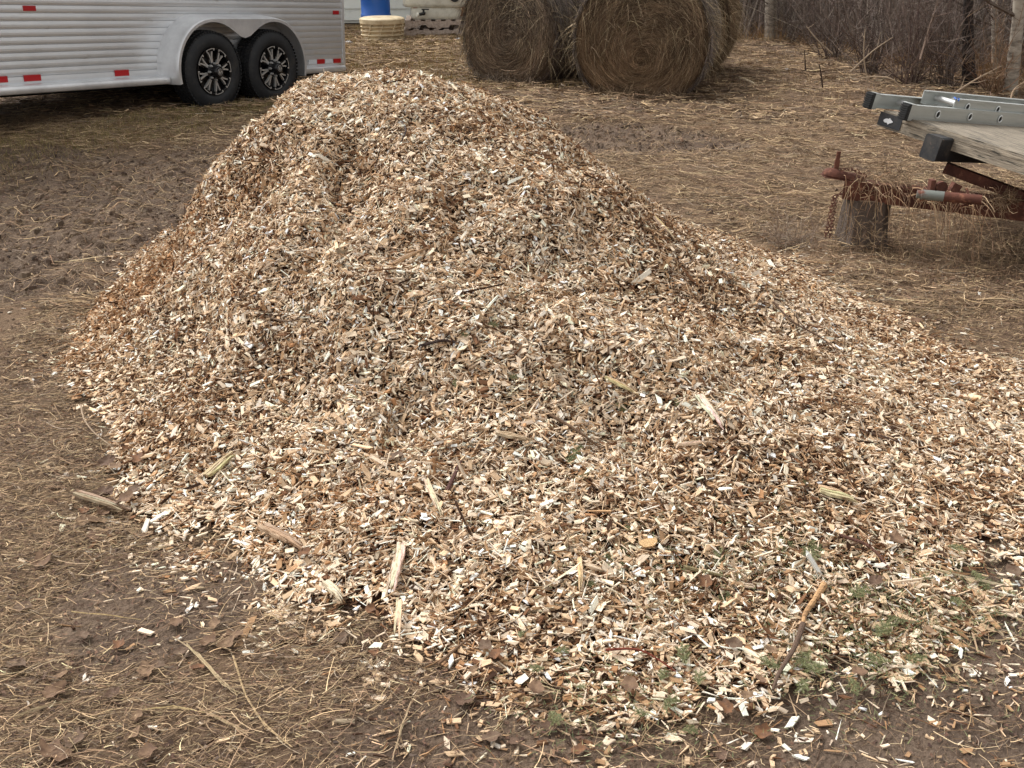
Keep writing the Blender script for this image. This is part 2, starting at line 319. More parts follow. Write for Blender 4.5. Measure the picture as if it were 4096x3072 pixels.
# ------------------------------------------------------------------ the wood chip heap
def make_chips():
    # the core of the heap
    gx = np.arange(-2.7, 2.8, .03); gy = np.arange(1.3, 6.9, .03); GX, GY = np.meshgrid(gx, gy)
    H = pile_h(GX, GY) - .022; H = np.where(pile_t(GX, GY)[0] < .99, H, -.1)
    V0 = np.stack([GX, GY, H], -1).reshape(-1, 3); ii = np.arange(GX.size).reshape(GX.shape)
    F0 = np.stack([ii[:-1, :-1], ii[:-1, 1:], ii[1:, 1:], ii[1:, :-1]], -1).reshape(-1, 4)
    keep = (H.ravel()[F0] > -.09).any(1); F0 = F0[keep]
    c0 = np.tile(np.array(lin(72, 50, 38)), (len(V0), 1))  # dark tone puts the shade between chips into the core colour
    # the chips
    N0 = 1150000
    x = rng.uniform(-2.7, 2.9, N0); y = rng.uniform(1.35, 6.6, N0)
    t, p, r, R = pile_t(x, y)
    edge = fbm(x, y, 2.5, 71, 3) * .20 + fbm(x, y, 9, 75, 2) * .10
    te = t + edge * sst(.6, 1, t) * 1.0
    den = 1 - sst(.95, 1.03, te); den = np.maximum(den, (.008 + .010 * (x > .2)) * sst(1.5, 1.0, t) + .07 * sst(1.15, 1.0, te))
    den = den * np.where(y > SUM.y + .5, .45, 1.0)
    e = .02; hx = (surf(x + e, y) - surf(x - e, y)) / (2 * e); hy = (surf(x, y + e) - surf(x, y - e)) / (2 * e)
    hx = np.clip(hx, -1.6, 1.6); hy = np.clip(hy, -1.6, 1.6)
    den = den * np.sqrt(1 + hx ** 2 + hy ** 2) / 1.9
    k = rng.random(N0) < den * .97
    x, y, t, te, hx, hy = x[k], y[k], t[k], te[k], hx[k], hy[k]; n = len(x)
    sliver = rng.random(n) < .56
    L = np.where(sliver, np.exp(rng.normal(math.log(.023), .44, n)), np.exp(rng.normal(math.log(.0168), .36, n)))
    Wd = np.where(sliver, rng.uniform(.0020, .0045, n), L * rng.uniform(.28, .60, n)); Wd = np.minimum(Wd, .015)
    fib = rng.random(n) < .17; L = np.where(fib, rng.uniform(.02, .065, n), L); Wd = np.where(fib, rng.uniform(.0010, .0022, n), Wd)
    big = rng.random(n) < .012; L = np.where(big, L * rng.uniform(1.8, 3.2, n), L); Wd = np.where(big, Wd * 1.25, Wd)
    Th = np.where(sliver, Wd * rng.uniform(.4, .9, n), rng.uniform(.0018, .0048, n))
    nrm = np.stack([-hx, -hy, np.ones(n)], -1); nrm /= np.linalg.norm(nrm, axis=1, keepdims=True)
    lay = rng.random(n); inside = sst(1.0, .9, te)
    tilt = .10 + .34 * inside
    nrm = nrm + rng.normal(0, 1, (n, 3)) * tilt[:, None] ; nrm /= np.linalg.norm(nrm, axis=1, keepdims=True)
    d = rng.normal(0, 1, (n, 3)); d[:, 0] *= 1.35; A = d - nrm * (d * nrm).sum(1, keepdims=True); A /= np.linalg.norm(A, axis=1, keepdims=True)
    B = np.cross(nrm, A)
    off = lay * (.004 + .030 * inside) - .006 * inside + .003
    P = np.stack([x, y, surf(x, y)], -1); P[:, 2] += off * 1.1
    c8 = np.array([[-1, -1, -1], [1, -1, -1], [1, 1, -1], [-1, 1, -1], [-1, -1, 1], [1, -1, 1], [1, 1, 1], [-1, 1, 1]], float) * .5
    q = np.tile(c8[None], (n, 1, 1)) + rng.normal(0, .07, (n, 8, 3))
    tp = rng.uniform(.25, 1.0, (n, 1)); q[:, [1, 2, 5, 6], 1] *= np.where(sliver[:, None], tp * .7, .7 + .3 * tp)
    q[:, :, 0] += q[:, :, 1] * rng.normal(0, .35, (n, 1)) * (Wd / L)[:, None] * 1.6
    q = q * np.stack([L, Wd, Th], -1)[:, None, :]
    bend = rng.normal(0, .10, (n, 1)); q[:, :, 2] += bend * (q[:, :, 0] ** 2) / L[:, None] * 2
    V1 = P[:, None, :] + q[..., 0:1] * A[:, None] + q[..., 1:2] * B[:, None] + q[..., 2:3] * nrm[:, None]
    f6 = np.array([[4, 5, 6, 7], [0, 3, 2, 1], [0, 1, 5, 4], [1, 2, 6, 5], [2, 3, 7, 6], [3, 0, 4, 7]])
    F1 = (np.arange(n)[:, None, None] * 8 + f6[None]).reshape(-1, 4)
    # colours: fresh cream wood, tan, bark, reddish inner bark
    zone = fbm(x, y, 1.7, 91, 3) + .5 * fbm(x, y, 7, 95, 2)
    pale = np.clip(.24 + zone * 2.4 + .62 * lay - .22 * sst(3.2, 4.6, y), 0, 1)  # deeper chips coloured darker, painting shade into the gaps
    pale = np.clip(pale + .16 * sst(3.2, 2.2, y), 0, 1)
    cols = np.array([lin(*c) for c in [(252, 240, 222), (238, 216, 189), (214, 184, 150), (172, 137, 103), (120, 87, 64), (74, 54, 42), (178, 134, 96), (164, 146, 122)]])
    w0 = np.array([.22, .40, .24, .06, .04, .02, .01, .01]); w1 = np.array([.06, .22, .28, .16, .14, .08, .03, .03])
    wt = w1[None] * (1 - pale[:, None]) + w0[None] * pale[:, None]
    wt[fib, 4] += .25; wt[fib, 5] += .2; wt[fib, 0] = 0
    wt[sliver] *= np.array([.5, .8, 1.1, 1.4, 1.5, 1.5, 1.5, .8])
    left = np.exp(-(((x + 1.75) / .22) ** 2 + ((y - 4.4) / .6) ** 2)) + .35 * np.exp(-(((x + .55) / .35) ** 2 + ((y - 2.45) / .25) ** 2))
    wt[:, 6] += .28 * left; wt[:, 3] += .4 * left; wt[:, 0] *= 1 - .6 * np.clip(left, 0, 1)
    cw = np.cumsum(wt, 1); cw /= cw[:, -1:]; ci = (rng.random(n)[:, None] > cw).sum(1); cc = vary(cols[np.clip(ci, 0, 7)], .15, .006)
    c1 = np.repeat(cc, 8, axis=0)
    # grain: long in x, tight in y
    g = np.tile(c8[None], (n, 1, 1)) * np.stack([L * 60, Wd * 900, Th * 900], -1)[:, None, :] + rng.uniform(0, 500, (n, 1, 3))
    V = np.concatenate([V0, V1.reshape(-1, 3)]); Fa = np.concatenate([F0, F1 + len(V0)]); c = np.concatenate([c0, c1])
    gr = np.concatenate([V0, g.reshape(-1, 3)]); mi = np.concatenate([np.zeros(len(F0)), np.ones(len(F1))])
    o = npmesh('wood_chips', V, Fa, [M['heap'], M['chip']], col=c, grain=gr, midx=mi)
    tag(o, 'large heap of fresh cream and brown wood chips dumped on the bare ground', 'wood chips', kind='stuff')
    print('chips', n)
make_chips()

# ------------------------------------------------------------------ dry grass, straw and weeds over the ground
GP = [(170, 145, 112), (148, 124, 96), (126, 102, 80), (194, 170, 134), (102, 84, 70), (140, 125, 106)]
def scatter(n, x0, x1, y0, y1, fn):
    x = rng.uniform(x0, x1, n); y = rng.uniform(y0, y1, n); k = rng.random(n) < fn(x, y); return x[k], y[k]
def seen(x, y, m=.5):                                      # a generous wedge around what the place shows
    return (np.abs(x) < .60 * y + m)
def lying(x, y, L, Wd, col, lift=.012, curl=.5, ax=None, K=4):
    n = len(x); a = rng.uniform(0, 2 * PI, n) if ax is None else rng.normal(ax, .7, n)
    s = np.linspace(-.5, .5, K)[None, :] * L[:, None]; cv = rng.normal(0, curl, n)[:, None] * s * s / L[:, None] * 2
    px = x[:, None] + s * np.cos(a)[:, None] - cv * np.sin(a)[:, None]; py = y[:, None] + s * np.sin(a)[:, None] + cv * np.cos(a)[:, None]
    sl = rng.normal(0, .10, n)[:, None] * s
    pz = gz(px, py) + rng.uniform(.0, 1, n)[:, None] * lift + .002 + np.abs(sl)
    return ribbons(np.stack([px, py, pz], -1), Wd, col, taper=(1, .5))
def upright(x, y, L, Wd, col, lean=.5, K=4, base=None):
    n = len(x); a = rng.uniform(0, 2 * PI, n); ln = np.abs(rng.normal(0, lean, n)); t = np.linspace(0, 1, K)[None, :]
    hr = (t ** 1.5) * (L * np.sin(np.minimum(ln, 1.4)))[:, None]; pz = (gz(x, y) if base is None else base)[:, None] + (t - .25 * ln[:, None] * t ** 2.5) * (L * np.cos(np.minimum(ln, 1.3)))[:, None]
    b = rng.uniform(0, 2 * PI, n); sd = np.zeros((n, K, 3)); sd[..., 0] = np.cos(b)[:, None]; sd[..., 1] = np.sin(b)[:, None] * .3
    P = np.stack([x[:, None] + hr * np.cos(a)[:, None], y[:, None] + hr * np.sin(a)[:, None], pz], -1)
    return ribbons(P, Wd, col, side=sd, taper=(1, .15))
def not_pile(x, y): return (pile_t(x, y)[0] > .95).astype(float)
def thicket_edge(x): return 10.6 + .25 * np.sin(x * 1.3) - .0 * x          # where the brush begins, right of x = 4
parts = []
clump = lambda x, y, s: sst(-.18, .22, fbm(x, y, 3.0, s, 3))
x, y = scatter(330000, -2.2, 2.6, 1.2, 4.5, lambda x, y: seen(x, y, .3) * not_pile(x, y) * (1 - .86 * bare(x, y)) * (.35 + .65 * clump(x, y, 131)) * .9)
n = len(x); L = np.where(rng.random(n) < .86, rng.uniform(.008, .045, n), rng.uniform(.045, .13, n))
parts.append(lying(x, y, L, rng.uniform(.0009, .0024, n), vary(pal(GP, [.16, .24, .25, .09, .20, .06], n), .35), .018, .18, ax=.25))
# crumbs of leaf and bark litter
x, y = scatter(230000, -2.2, 2.6, 1.2, 5, lambda x, y: seen(x, y, .3) * not_pile(x, y) * (.35 + .65 * clump(x, y, 133)) * (1 - .5 * bare(x, y)) * .6)
n = len(x); parts.append(lying(x, y, rng.uniform(.004, .016, n), rng.uniform(.003, .009, n), vary(pal([(100, 76, 62), (78, 60, 51), (128, 102, 80), (156, 132, 104), (92, 78, 68)], [.3, .27, .2, .1, .13], n), .25), .010, .5, K=3))
x, y = scatter(260000, -5, 6, 4.3, 9.5, lambda x, y: seen(x, y) * not_pile(x, y) * (1 - .82 * bare(x, y)) * (.3 + .7 * clump(x, y, 137)) * .62)
parts.append(lying(x, y, rng.uniform(.04, .17, len(x)), rng.uniform(.0022, .0058, len(x)), vary(pal(GP, [.18, .26, .26, .07, .17, .06], len(x)), .24), .034, .6, ax=.15))
x, y = scatter(210000, -8, 11, 9.3, 24, lambda x, y: seen(x, y) * (.3 + .7 * clump(x, y, 139)) * .8)
parts.append(lying(x, y, rng.uniform(.05, .22, len(x)), rng.uniform(.006, .014, len(x)), vary(pal(GP, [.18, .26, .26, .05, .19, .06], len(x)), .24), .05, .7, ax=.1))
# bits of torn straw over the mud
x, y = scatter(60000, -4.8, 2.6, 1.2, 9.5, lambda x, y: seen(x, y) * not_pile(x, y) * bare(x, y) * .9)
parts.append(lying(x, y, rng.uniform(.012, .06, len(x)), rng.uniform(.001, .0028, len(x)), vary(pal(GP, [.1, .2, .2, .1, .2, .2], len(x)), .2), .006, .5, K=3))
V, F, c = join(parts)
tag(npmesh('dry_grass', V, F, M['grass'], col=c), 'flattened dead grass and straw matted over the muddy ground', 'dry grass', kind='stuff')
def clods():
    x, y = scatter(60000, -6.5, 3, 1.2, 10.5, lambda x, y: seen(x, y) * not_pile(x, y) * (bare(x, y) * (.25 + .75 * sst(2.2, 4, y)) + .06) * .8); n = len(x)
    r = np.exp(rng.normal(math.log(.0085), .5, n)) * (.5 + .5 * sst(1.8, 5, y)); k = 6; q = np.arange(k) * 2 * PI / k
    ring = np.stack([np.cos(q), np.sin(q)], -1)[None] * (r[:, None, None] * rng.uniform(.65, 1.3, (n, k, 1))); z0 = gz(x, y)
    base = np.concatenate([ring * 1.15, np.full((n, k, 1), -.01)], -1); mid = np.concatenate([ring * .8, (r[:, None] * rng.uniform(.25, .75, (n, k)))[..., None]], -1); top = np.concatenate([ring * .25, (r[:, None] * rng.uniform(.4, .9, (n, k)))[..., None]], -1)
    V = np.concatenate([base, mid, top], 1) + np.stack([x, y, z0], -1)[:, None]
    b = np.arange(n)[:, None, None] * 18; i = np.arange(k)[None, None]; l = np.arange(2)[None, :, None] * k
    F = np.stack([b + l + i, b + l + (i + 1) % k, b + l + k + (i + 1) % k, b + l + k + i], -1).reshape(-1, 4); F2 = np.concatenate([np.stack([b[:, 0, 0] + 12, b[:, 0, 0] + 13, b[:, 0, 0] + 14, b[:, 0, 0] + 15], -1), np.stack([b[:, 0, 0] + 15, b[:, 0, 0] + 16, b[:, 0, 0] + 17, b[:, 0, 0] + 12], -1)])
    c = np.repeat(vary(pal([(106, 89, 74), (86, 71, 60), (120, 102, 86), (132, 112, 92)], [.35, .2, .3, .12], n), .2), 18, axis=0)
    tag(npmesh('mud_clods', V.reshape(-1, 3), np.concatenate([F, F2]), M['grass'], col=c), 'crumbled clods of churned brown mud', 'mud clods', kind='stuff')
clods()
# short standing grass: along the trailer, by the shed, round the flatbed, at the edge of the brush
GG = [(150, 138, 92), (128, 116, 76), (168, 148, 104), (112, 104, 66), (140, 112, 78)]
parts = []
qd = lambda x, y: (x - T1.x) * TD.y - (y - T1.y) * TD.x
x, y = scatter(150000, -6.5, -.5, 6.5, 12.5, lambda x, y: seen(x, y) * sst(-.25, .0, qd(x, y)) * sst(1.5, .7, qd(x, y) + .5 * fbm(x, y, 2, 61, 2)) * (1 - .6 * bare(x, y)))
parts.append(upright(x, y, rng.uniform(.02, .06, len(x)) * (1 + .6 * (rng.random(len(x)) < .04)), rng.uniform(.002, .005, len(x)), vary(pal(GG, [.25, .25, .25, .15, .1], len(x)), .18), .8))
x, y = scatter(120000, -4, 1.4, 11.5, 20, lambda x, y: seen(x, y) * .8)
parts.append(upright(x, y, rng.uniform(.02, .07, len(x)), rng.uniform(.003, .008, len(x)), vary(pal(GG[:3] + [GG[4], (176, 146, 100)], [.15, .1, .3, .2, .25], len(x)), .18), .8))
x, y = scatter(60000, 2.2, 7.5, 9.5, 19, lambda x, y: seen(x, y) * clump(x, y, 151) * .5)
parts.append(upright(x, y, rng.uniform(.03, .11, len(x)), rng.uniform(.003, .007, len(x)), vary(pal(GP, [.25, .3, .2, .1, .1, .05], len(x)), .2), 1.0))
V, F, c = join(parts)
tag(npmesh('standing_grass', V, F, M['grass'], col=c), 'short standing grass, tan and dull green, along the trailer and behind', 'grass', kind='stuff')

# ------------------------------------------------------------------ the brush and trees at the back right
def thicket():
    parts = []
    def zone(x, y):                                        # edge runs from near right to far left
        e = 10.7 + .9 * fbm(x, y * 0, .6, 161, 2) + sst(6.2, 4.0, x) * 6.2
        return sst(-.3, .8, y - e) * (x > 2.6)
    BR = [(112, 101, 95), (132, 120, 112), (88, 77, 71), (152, 139, 128), (176, 163, 148), (116, 101, 88)]
    def stems(n, x0, x1, y0, y1, h0, h1, r0, lean, wts, m=1.0):
        x, y = scatter(n, x0, x1, y0, y1, lambda x, y: seen(x, y, 1.0) * zone(x, y) * m); n = len(x)
        L = rng.uniform(h0, h1, n); a = rng.uniform(0, 2 * PI, n); ln = np.abs(rng.normal(0, lean, n)); K = 6; t = np.linspace(0, 1, K)[None]
        wob = np.cumsum(rng.normal(0, .05, (n, K, 2)), axis=1) * L[:, None, None] * .35
        hr = t * (L * np.sin(ln))[:, None] * (1 + .5 * t)
        P = np.stack([x[:, None] + hr * np.cos(a)[:, None] + wob[..., 0], y[:, None] + hr * np.sin(a)[:, None] + wob[..., 1], gz(x, y)[:, None] - .02 + t * (L * np.cos(np.minimum(ln, 1.3)))[:, None]], -1)
        rr = (rng.uniform(.5, 1.5, n) * r0)[:, None] * np.linspace(1, .35, K)[None]
        parts.append(tubes(P, rr, vary(pal(BR, wts, n), .2)))
        return P
    stems(26000, 2.6, 24, 10, 36, 1.2, 3.4, .006, .22, [.25, .25, .2, .15, .05, .1])
    stems(2600, 2.6, 30, 10.5, 40, 2.5, 5.0, .014, .12, [.2, .3, .2, .2, .08, .02])
    stems(34000, 2.6, 20, 10, 28, .5, 1.4, .0035, .5, [.25, .25, .15, .15, .05, .15])
    # crossing twigs through the whole depth
    n0 = 170000
    x, y = scatter(n0, 2.6, 22, 10, 30, lambda x, y: seen(x, y, 1.0) * zone(x, y)); n = len(x)
    z = rng.uniform(.05, 2.2, n); L = rng.uniform(.25, 1.0, n); d = rng.normal(0, 1, (n, 3)); d[:, 2] = np.abs(d[:, 2]) * .8 - .1; d /= np.linalg.norm(d, axis=1, keepdims=True)
    t = np.linspace(-.5, .5, 4)[None, :, None]; bend = rng.normal(0, .12, (n, 1, 3)) * (t * 2) ** 2
    P = np.stack([x, y, z + gz(x, y)], -1)[:, None] + (d[:, None] * t + bend) * L[:, None, None]
    parts.append(tubes(P, (rng.uniform(.0014, .0042, n))[:, None] * np.linspace(1, .4, 4)[None], vary(pal(BR, [.25, .25, .2, .15, .08, .07], n), .2)))
    V, F, c = join(parts)
    tag(npmesh('brushwood', V, F, M['bark'], col=c), 'dense leafless grey brown thicket of stems and twigs', 'brush', kind='stuff')
    # rank dead grass and fallen leaves at its foot
    parts = []
    x, y = scatter(200000, 2.6, 15, 9.2, 22, lambda x, y: seen(x, y, .5) * sst(-.9, .0, y - (10.7 + sst(6.2, 4.0, x) * 6.2)) * sst(4.5, .5, y - (10.7 + sst(6.2, 4.0, x) * 6.2)) * (.25 + clump(x, y, 171)))
    parts.append(upright(x, y, rng.uniform(.06, .42, len(x)) * (.4 + .8 * clump(x, y, 173)), rng.uniform(.002, .006, len(x)), vary(pal([(170, 136, 94), (150, 116, 80), (126, 98, 72), (188, 156, 112)], [.3, .3, .25, .15], len(x)), .2), .75, K=5))
    V, F, c = join(parts)
    tag(npmesh('tall_dead_grass', V, F, M['grass'], col=c), 'tall tan dead grass leaning at the foot of the thicket', 'dead grass', kind='stuff')
thicket()

def tree(label, px, py, wid, lean=(0, 0), dark=False, h=7.0, broken=False, nbr=26, name='bare_tree', group=None, seed=0):
    rs = random.Random(seed + 5); b = gp(px, py); b = G(b); r = wid / FPX * math.hypot(b.y, b.x) / 2
    root = empty(name, b); tag(root, label, 'tree', group)
    lean = (lean[0] - (px - 2048) / 10500, lean[1]); mb = MB(); K = 10; pts = []; rad = []
    for i in range(K):
        t = i / (K - 1); z = h * t
        pts.append(Vector((lean[0] * z + .04 * math.sin(z * 1.3 + seed) * (t > .02), lean[1] * z + .04 * math.cos(z * 1.1 + seed), z - .05))); rad.append(r * (1 - .72 * t) * (1.25 if i == 0 else 1))
    mb.tube(pts, rad, 12); mb.build('trunk', M['darkbark'] if dark else M['aspen'], root, smooth=True)
    if nbr:
        P = []; R = []
        for k in range(nbr):
            t = rs.uniform(.08, .98); z = h * t; i = min(int(t * (K - 1)), K - 2); f = t * (K - 1) - i; s = pts[i].lerp(pts[i + 1], f)
            a = rs.uniform(0, 2 * PI); L = rs.uniform(.3, 1.1) * (1.3 - .5 * t); q = []
            for j in range(4):
                u = j / 3; q.append(s + Vector((math.cos(a) * L * u, math.sin(a) * L * u, L * (.25 * u + .45 * u * u * rs.uniform(.5, 1.2)))))
            P.append(q); R.append([r * .28 * (1 - .7 * j / 3) for j in range(4)])
            for m in range(3):                             # twigs
                j = rs.randint(1, 3); a2 = a + rs.uniform(-1.1, 1.1); l2 = L * .5; s2 = q[j]
                P.append([s2 + Vector((math.cos(a2) * l2 * u, math.sin(a2) * l2 * u, l2 * (.4 * u + .3 * u * u))) for u in (0, .33, .66, 1)]); R.append([r * .10] * 3 + [r * .04])
        P = np.array([[tuple(v) for v in q] for q in P]); R = np.maximum(np.array(R), .003)
        V, F, c = tubes(P, R, np.tile(np.array(lin(96, 84, 75)), (len(P), 1)), 4)
        npmesh('crown', V, F, M['bark'], col=c, parent=root)
    return root
tree('pale trunk standing nearest the camera at the right end of the brush', 4045, 385, 40, (.03, 0), h=7.5, nbr=30, seed=1)
tree('thickest pale trunk just right of the hay bales, by the gap in the brush', 3078, 168, 31, (-.02, 0), h=8, seed=2)
tree('slim crooked pale trunk next to the thickest one beyond the bales', 3104, 166, 13, (-.01, 0), h=6, seed=3)
tree('thin grey sapling between the slim crooked trunk and the brush', 3132, 140, 10, (.04, 0), h=5, seed=4)
tree('thin pale sapling showing just past the right side of the bales', 2998, 132, 14, (-.03, 0), h=6, seed=5)
tree('straight thin grey trunk left of the tangled shrubs', 3225, 122, 13, (-.02, 0), h=7, seed=6)
tree('mottled pale trunk, left one of the close pair deep in the brush', 3812, 235, 24, (.01, 0), h=8, seed=7)
tree('mottled pale trunk, right one of the close pair deep in the brush', 3848, 215, 22, (.02, 0), h=8, seed=8)
tree('pale peeling trunk between the dark rotten trunk and the nearest pale trunk', 3926, 240, 26, (.01, 0), h=8, seed=9)
tree('dark rotten broken trunk standing in the brush', 3882, 345, 50, (.01, 0), dark=True, h=1.75, nbr=5, seed=10)
tree('grey trunk close behind and left of the nearest pale trunk', 3988, 320, 22, (0, 0), h=7, seed=11)
tree('slim grey trunk at the far right edge behind the brush', 4130, 300, 24, (-.06, 0), h=7, seed=12)
for i, (px, py, wd_) in enumerate([(3300, 105, 11), (3390, 130, 10), (3455, 150, 13), (3530, 190, 11), (3600, 200, 14), (3660, 180, 12), (3725, 235, 14), (3760, 180, 12), (3170, 95, 10), (3345, 80, 14)]):
    tree('slender grey brown stem half lost in the leafless thicket', px, py, wd_, (random.uniform(-.08, .08), 0), dark=(i % 3 == 0), h=random.uniform(4.5, 7), nbr=18, name='young_tree', group='slender stems in the thicket', seed=20 + i)

def arching(name, label, cat, P, r, colr, mat_='bark', n=6, twigs=0, parent=None):
    mb = MB(); pts = [Vector(p) for p in P]; out_ = []
    for i in range(len(pts) - 1):                          # Catmull-Rom smoothing
        p0 = pts[max(i - 1, 0)]; p1 = pts[i]; p2 = pts[i + 1]; p3 = pts[min(i + 2, len(pts) - 1)]
        for k in range(5):
            t = k / 5; out_.append(.5 * ((2 * p1) + (p2 - p0) * t + (2 * p0 - 5 * p1 + 4 * p2 - p3) * t * t + (3 * p1 - p0 - 3 * p2 + p3) * t ** 3))
    out_.append(pts[-1]); m = len(out_); mb.tube(out_, [r * (1 - .6 * i / m) for i in range(m)], n, col=lin(*colr))
    rs = random.Random(len(label or "ab") * 7 + int(r * 1e5))
    for k in range(twigs):
        i = rs.randint(m // 4, m - 2); s = out_[i]; L = (out_[-1] - out_[0]).length * rs.uniform(.1, .25); d = Vector((rs.uniform(-1, 1), rs.uniform(-.4, .4), rs.uniform(.1, 1))).normalized() * L
        mb.tube([s, s + d * .5 + Vector((0, 0, -.05 * L)), s + d], [r * .4, r * .3, r * .15], 4, col=lin(*colr))
    o = mb.build(name, M[mat_], parent, smooth=True)
    if label: tag(o, label, cat)
    return o
PALE = (150, 132, 112)
arching('fallen_branch', 'pale bare branch leaning up to the left out of the shrubs', 'branch', [at(3330, 215, 12.9), at(3270, 160, 13), at(3225, 105, 13.1)], .012, PALE, twigs=5)
arching('fallen_branch', 'thin pale rod standing almost upright in front of the shrubs', 'branch', [at(3472, 330, 11.1), at(3455, 230, 11.1), at(3460, 115, 11.1)], .009, (160, 142, 120), twigs=2)
arching('fallen_branch', 'pale cane bowed over like a hoop at the edge of the brush', 'branch', [at(3618, 370, 10.7), at(3570, 318, 10.7), at(3500, 306, 10.8), at(3410, 320, 10.9)], .009, (165, 145, 122), twigs=2)
arching('fallen_branch', 'pale branch slanting up right beside the upright rod', 'branch', [at(3400, 290, 11.2), at(3490, 205, 11.3), at(3570, 150, 11.5)], .010, PALE, twigs=5)
arching('fallen_branch', 'long pale branch slanting up right towards the nearest pale trunk', 'branch', [at(3815, 375, 10.5), at(3900, 320, 10.6), at(4010, 262, 10.8)], .011, (158, 138, 116), twigs=5)
arching('fallen_branch', 'short dark stick standing alone at the end of the mown strip', 'branch', [at(3222, 280, 12.0), at(3218, 200, 12.0)], .010, (72, 58, 50))
arching('fallen_branch', 'dark forked stick in front of the tangled shrubs', 'branch', [at(3290, 350, 10.9), at(3285, 300, 10.9), at(3276, 255, 10.9)], .010, (70, 56, 48), twigs=4)
arching('fallen_branch', 'thin brown pole leaning from the shrubs up to the right', 'branch', [at(3680, 240, 11.0), at(3720, 100, 11.4), at(3775, -60, 11.8)], .011, (112, 94, 82), twigs=5)
arching('fallen_branch', 'pale bent stick rising beside the right end of the ladder', 'branch', [at(4040, 420, 9.6), at(4055, 360, 9.7), at(4110, 320, 9.8)], .010, (150, 128, 106), twigs=3)
def shrub(label, px, py, h, n, seed, colr=((104, 91, 83), (126, 113, 104), (84, 72, 66)), spread=.5, r=.006):
    b = G(gp(px, py)); K = 6
    a = rng.uniform(0, 2 * PI, n); ln = np.abs(rng.normal(0, spread, n)); L = rng.uniform(.5, 1, n) * h; t = np.linspace(0, 1, K)[None]
    hr = t * (L * np.sin(ln))[:, None]; wob = np.cumsum(rng.normal(0, .03, (n, K, 2)), 1) * L[:, None, None]
    P = np.stack([rng.normal(0, .05, n)[:, None] + hr * np.cos(a)[:, None] + wob[..., 0], rng.normal(0, .05, n)[:, None] + hr * np.sin(a)[:, None] + wob[..., 1], t * (L * np.cos(np.minimum(ln, 1.2)))[:, None] - .01], -1)
    R = (rng.uniform(.5, 1.2, n) * r)[:, None] * np.linspace(1, .3, K)[None]; pr = [tubes(P, R, vary(pal(colr, [1] * len(colr), n), .15))]
    m = n * 7; i = rng.integers(0, n, m); j = rng.integers(1, K, m); s = P[i, j]; l2 = rng.uniform(.08, .3, m) * h; d = rng.normal(0, 1, (m, 3)); d[:, 2] = np.abs(d[:, 2]); d /= np.linalg.norm(d, axis=1, keepdims=True)
    P2 = s[:, None] + d[:, None] * (np.linspace(0, 1, 3)[None, :, None] * l2[:, None, None]); pr.append(tubes(P2, np.tile(np.array([.4, .3, .15]) * r, (m, 1)), vary(pal(colr, [1] * len(colr), m), .15)))
    V, F, c = join(pr); o = npmesh('bare_shrub', V, F, M['bark'], col=c); o.location = b; tag(o, label, 'shrub'); return o
shrub('dark tangled leafless shrub, leftmost at the front of the brush', 3330, 235, 1.9, 60, 1, spread=.55)
shrub('broad grey leafless shrub behind the pale upright rod', 3480, 300, 1.7, 70, 2)
shrub('reddish brown leafless shrub under the leaning brown pole', 3640, 340, 1.6, 70, 3, ((108, 90, 80), (90, 74, 68), (122, 106, 96)))
shrub('dense dark leafless shrub left of the dark rotten trunk', 3780, 350, 1.5, 60, 4)
shrub('low twiggy shrub at the foot of the nearest pale trunk', 3965, 380, 1.0, 50, 5, ((122, 96, 74), (98, 78, 64), (140, 116, 92)), .8)
shrub('small wiry bush with pale twigs at the end of the mown strip', 3255, 190, 1.3, 40, 6, spread=.7)
shrub('small grey dead weed lying between the chip heap and the stump', 3170, 985, .26, 60, 7, ((142, 126, 112), (110, 94, 82), (160, 146, 130)), 1.15, .0022)

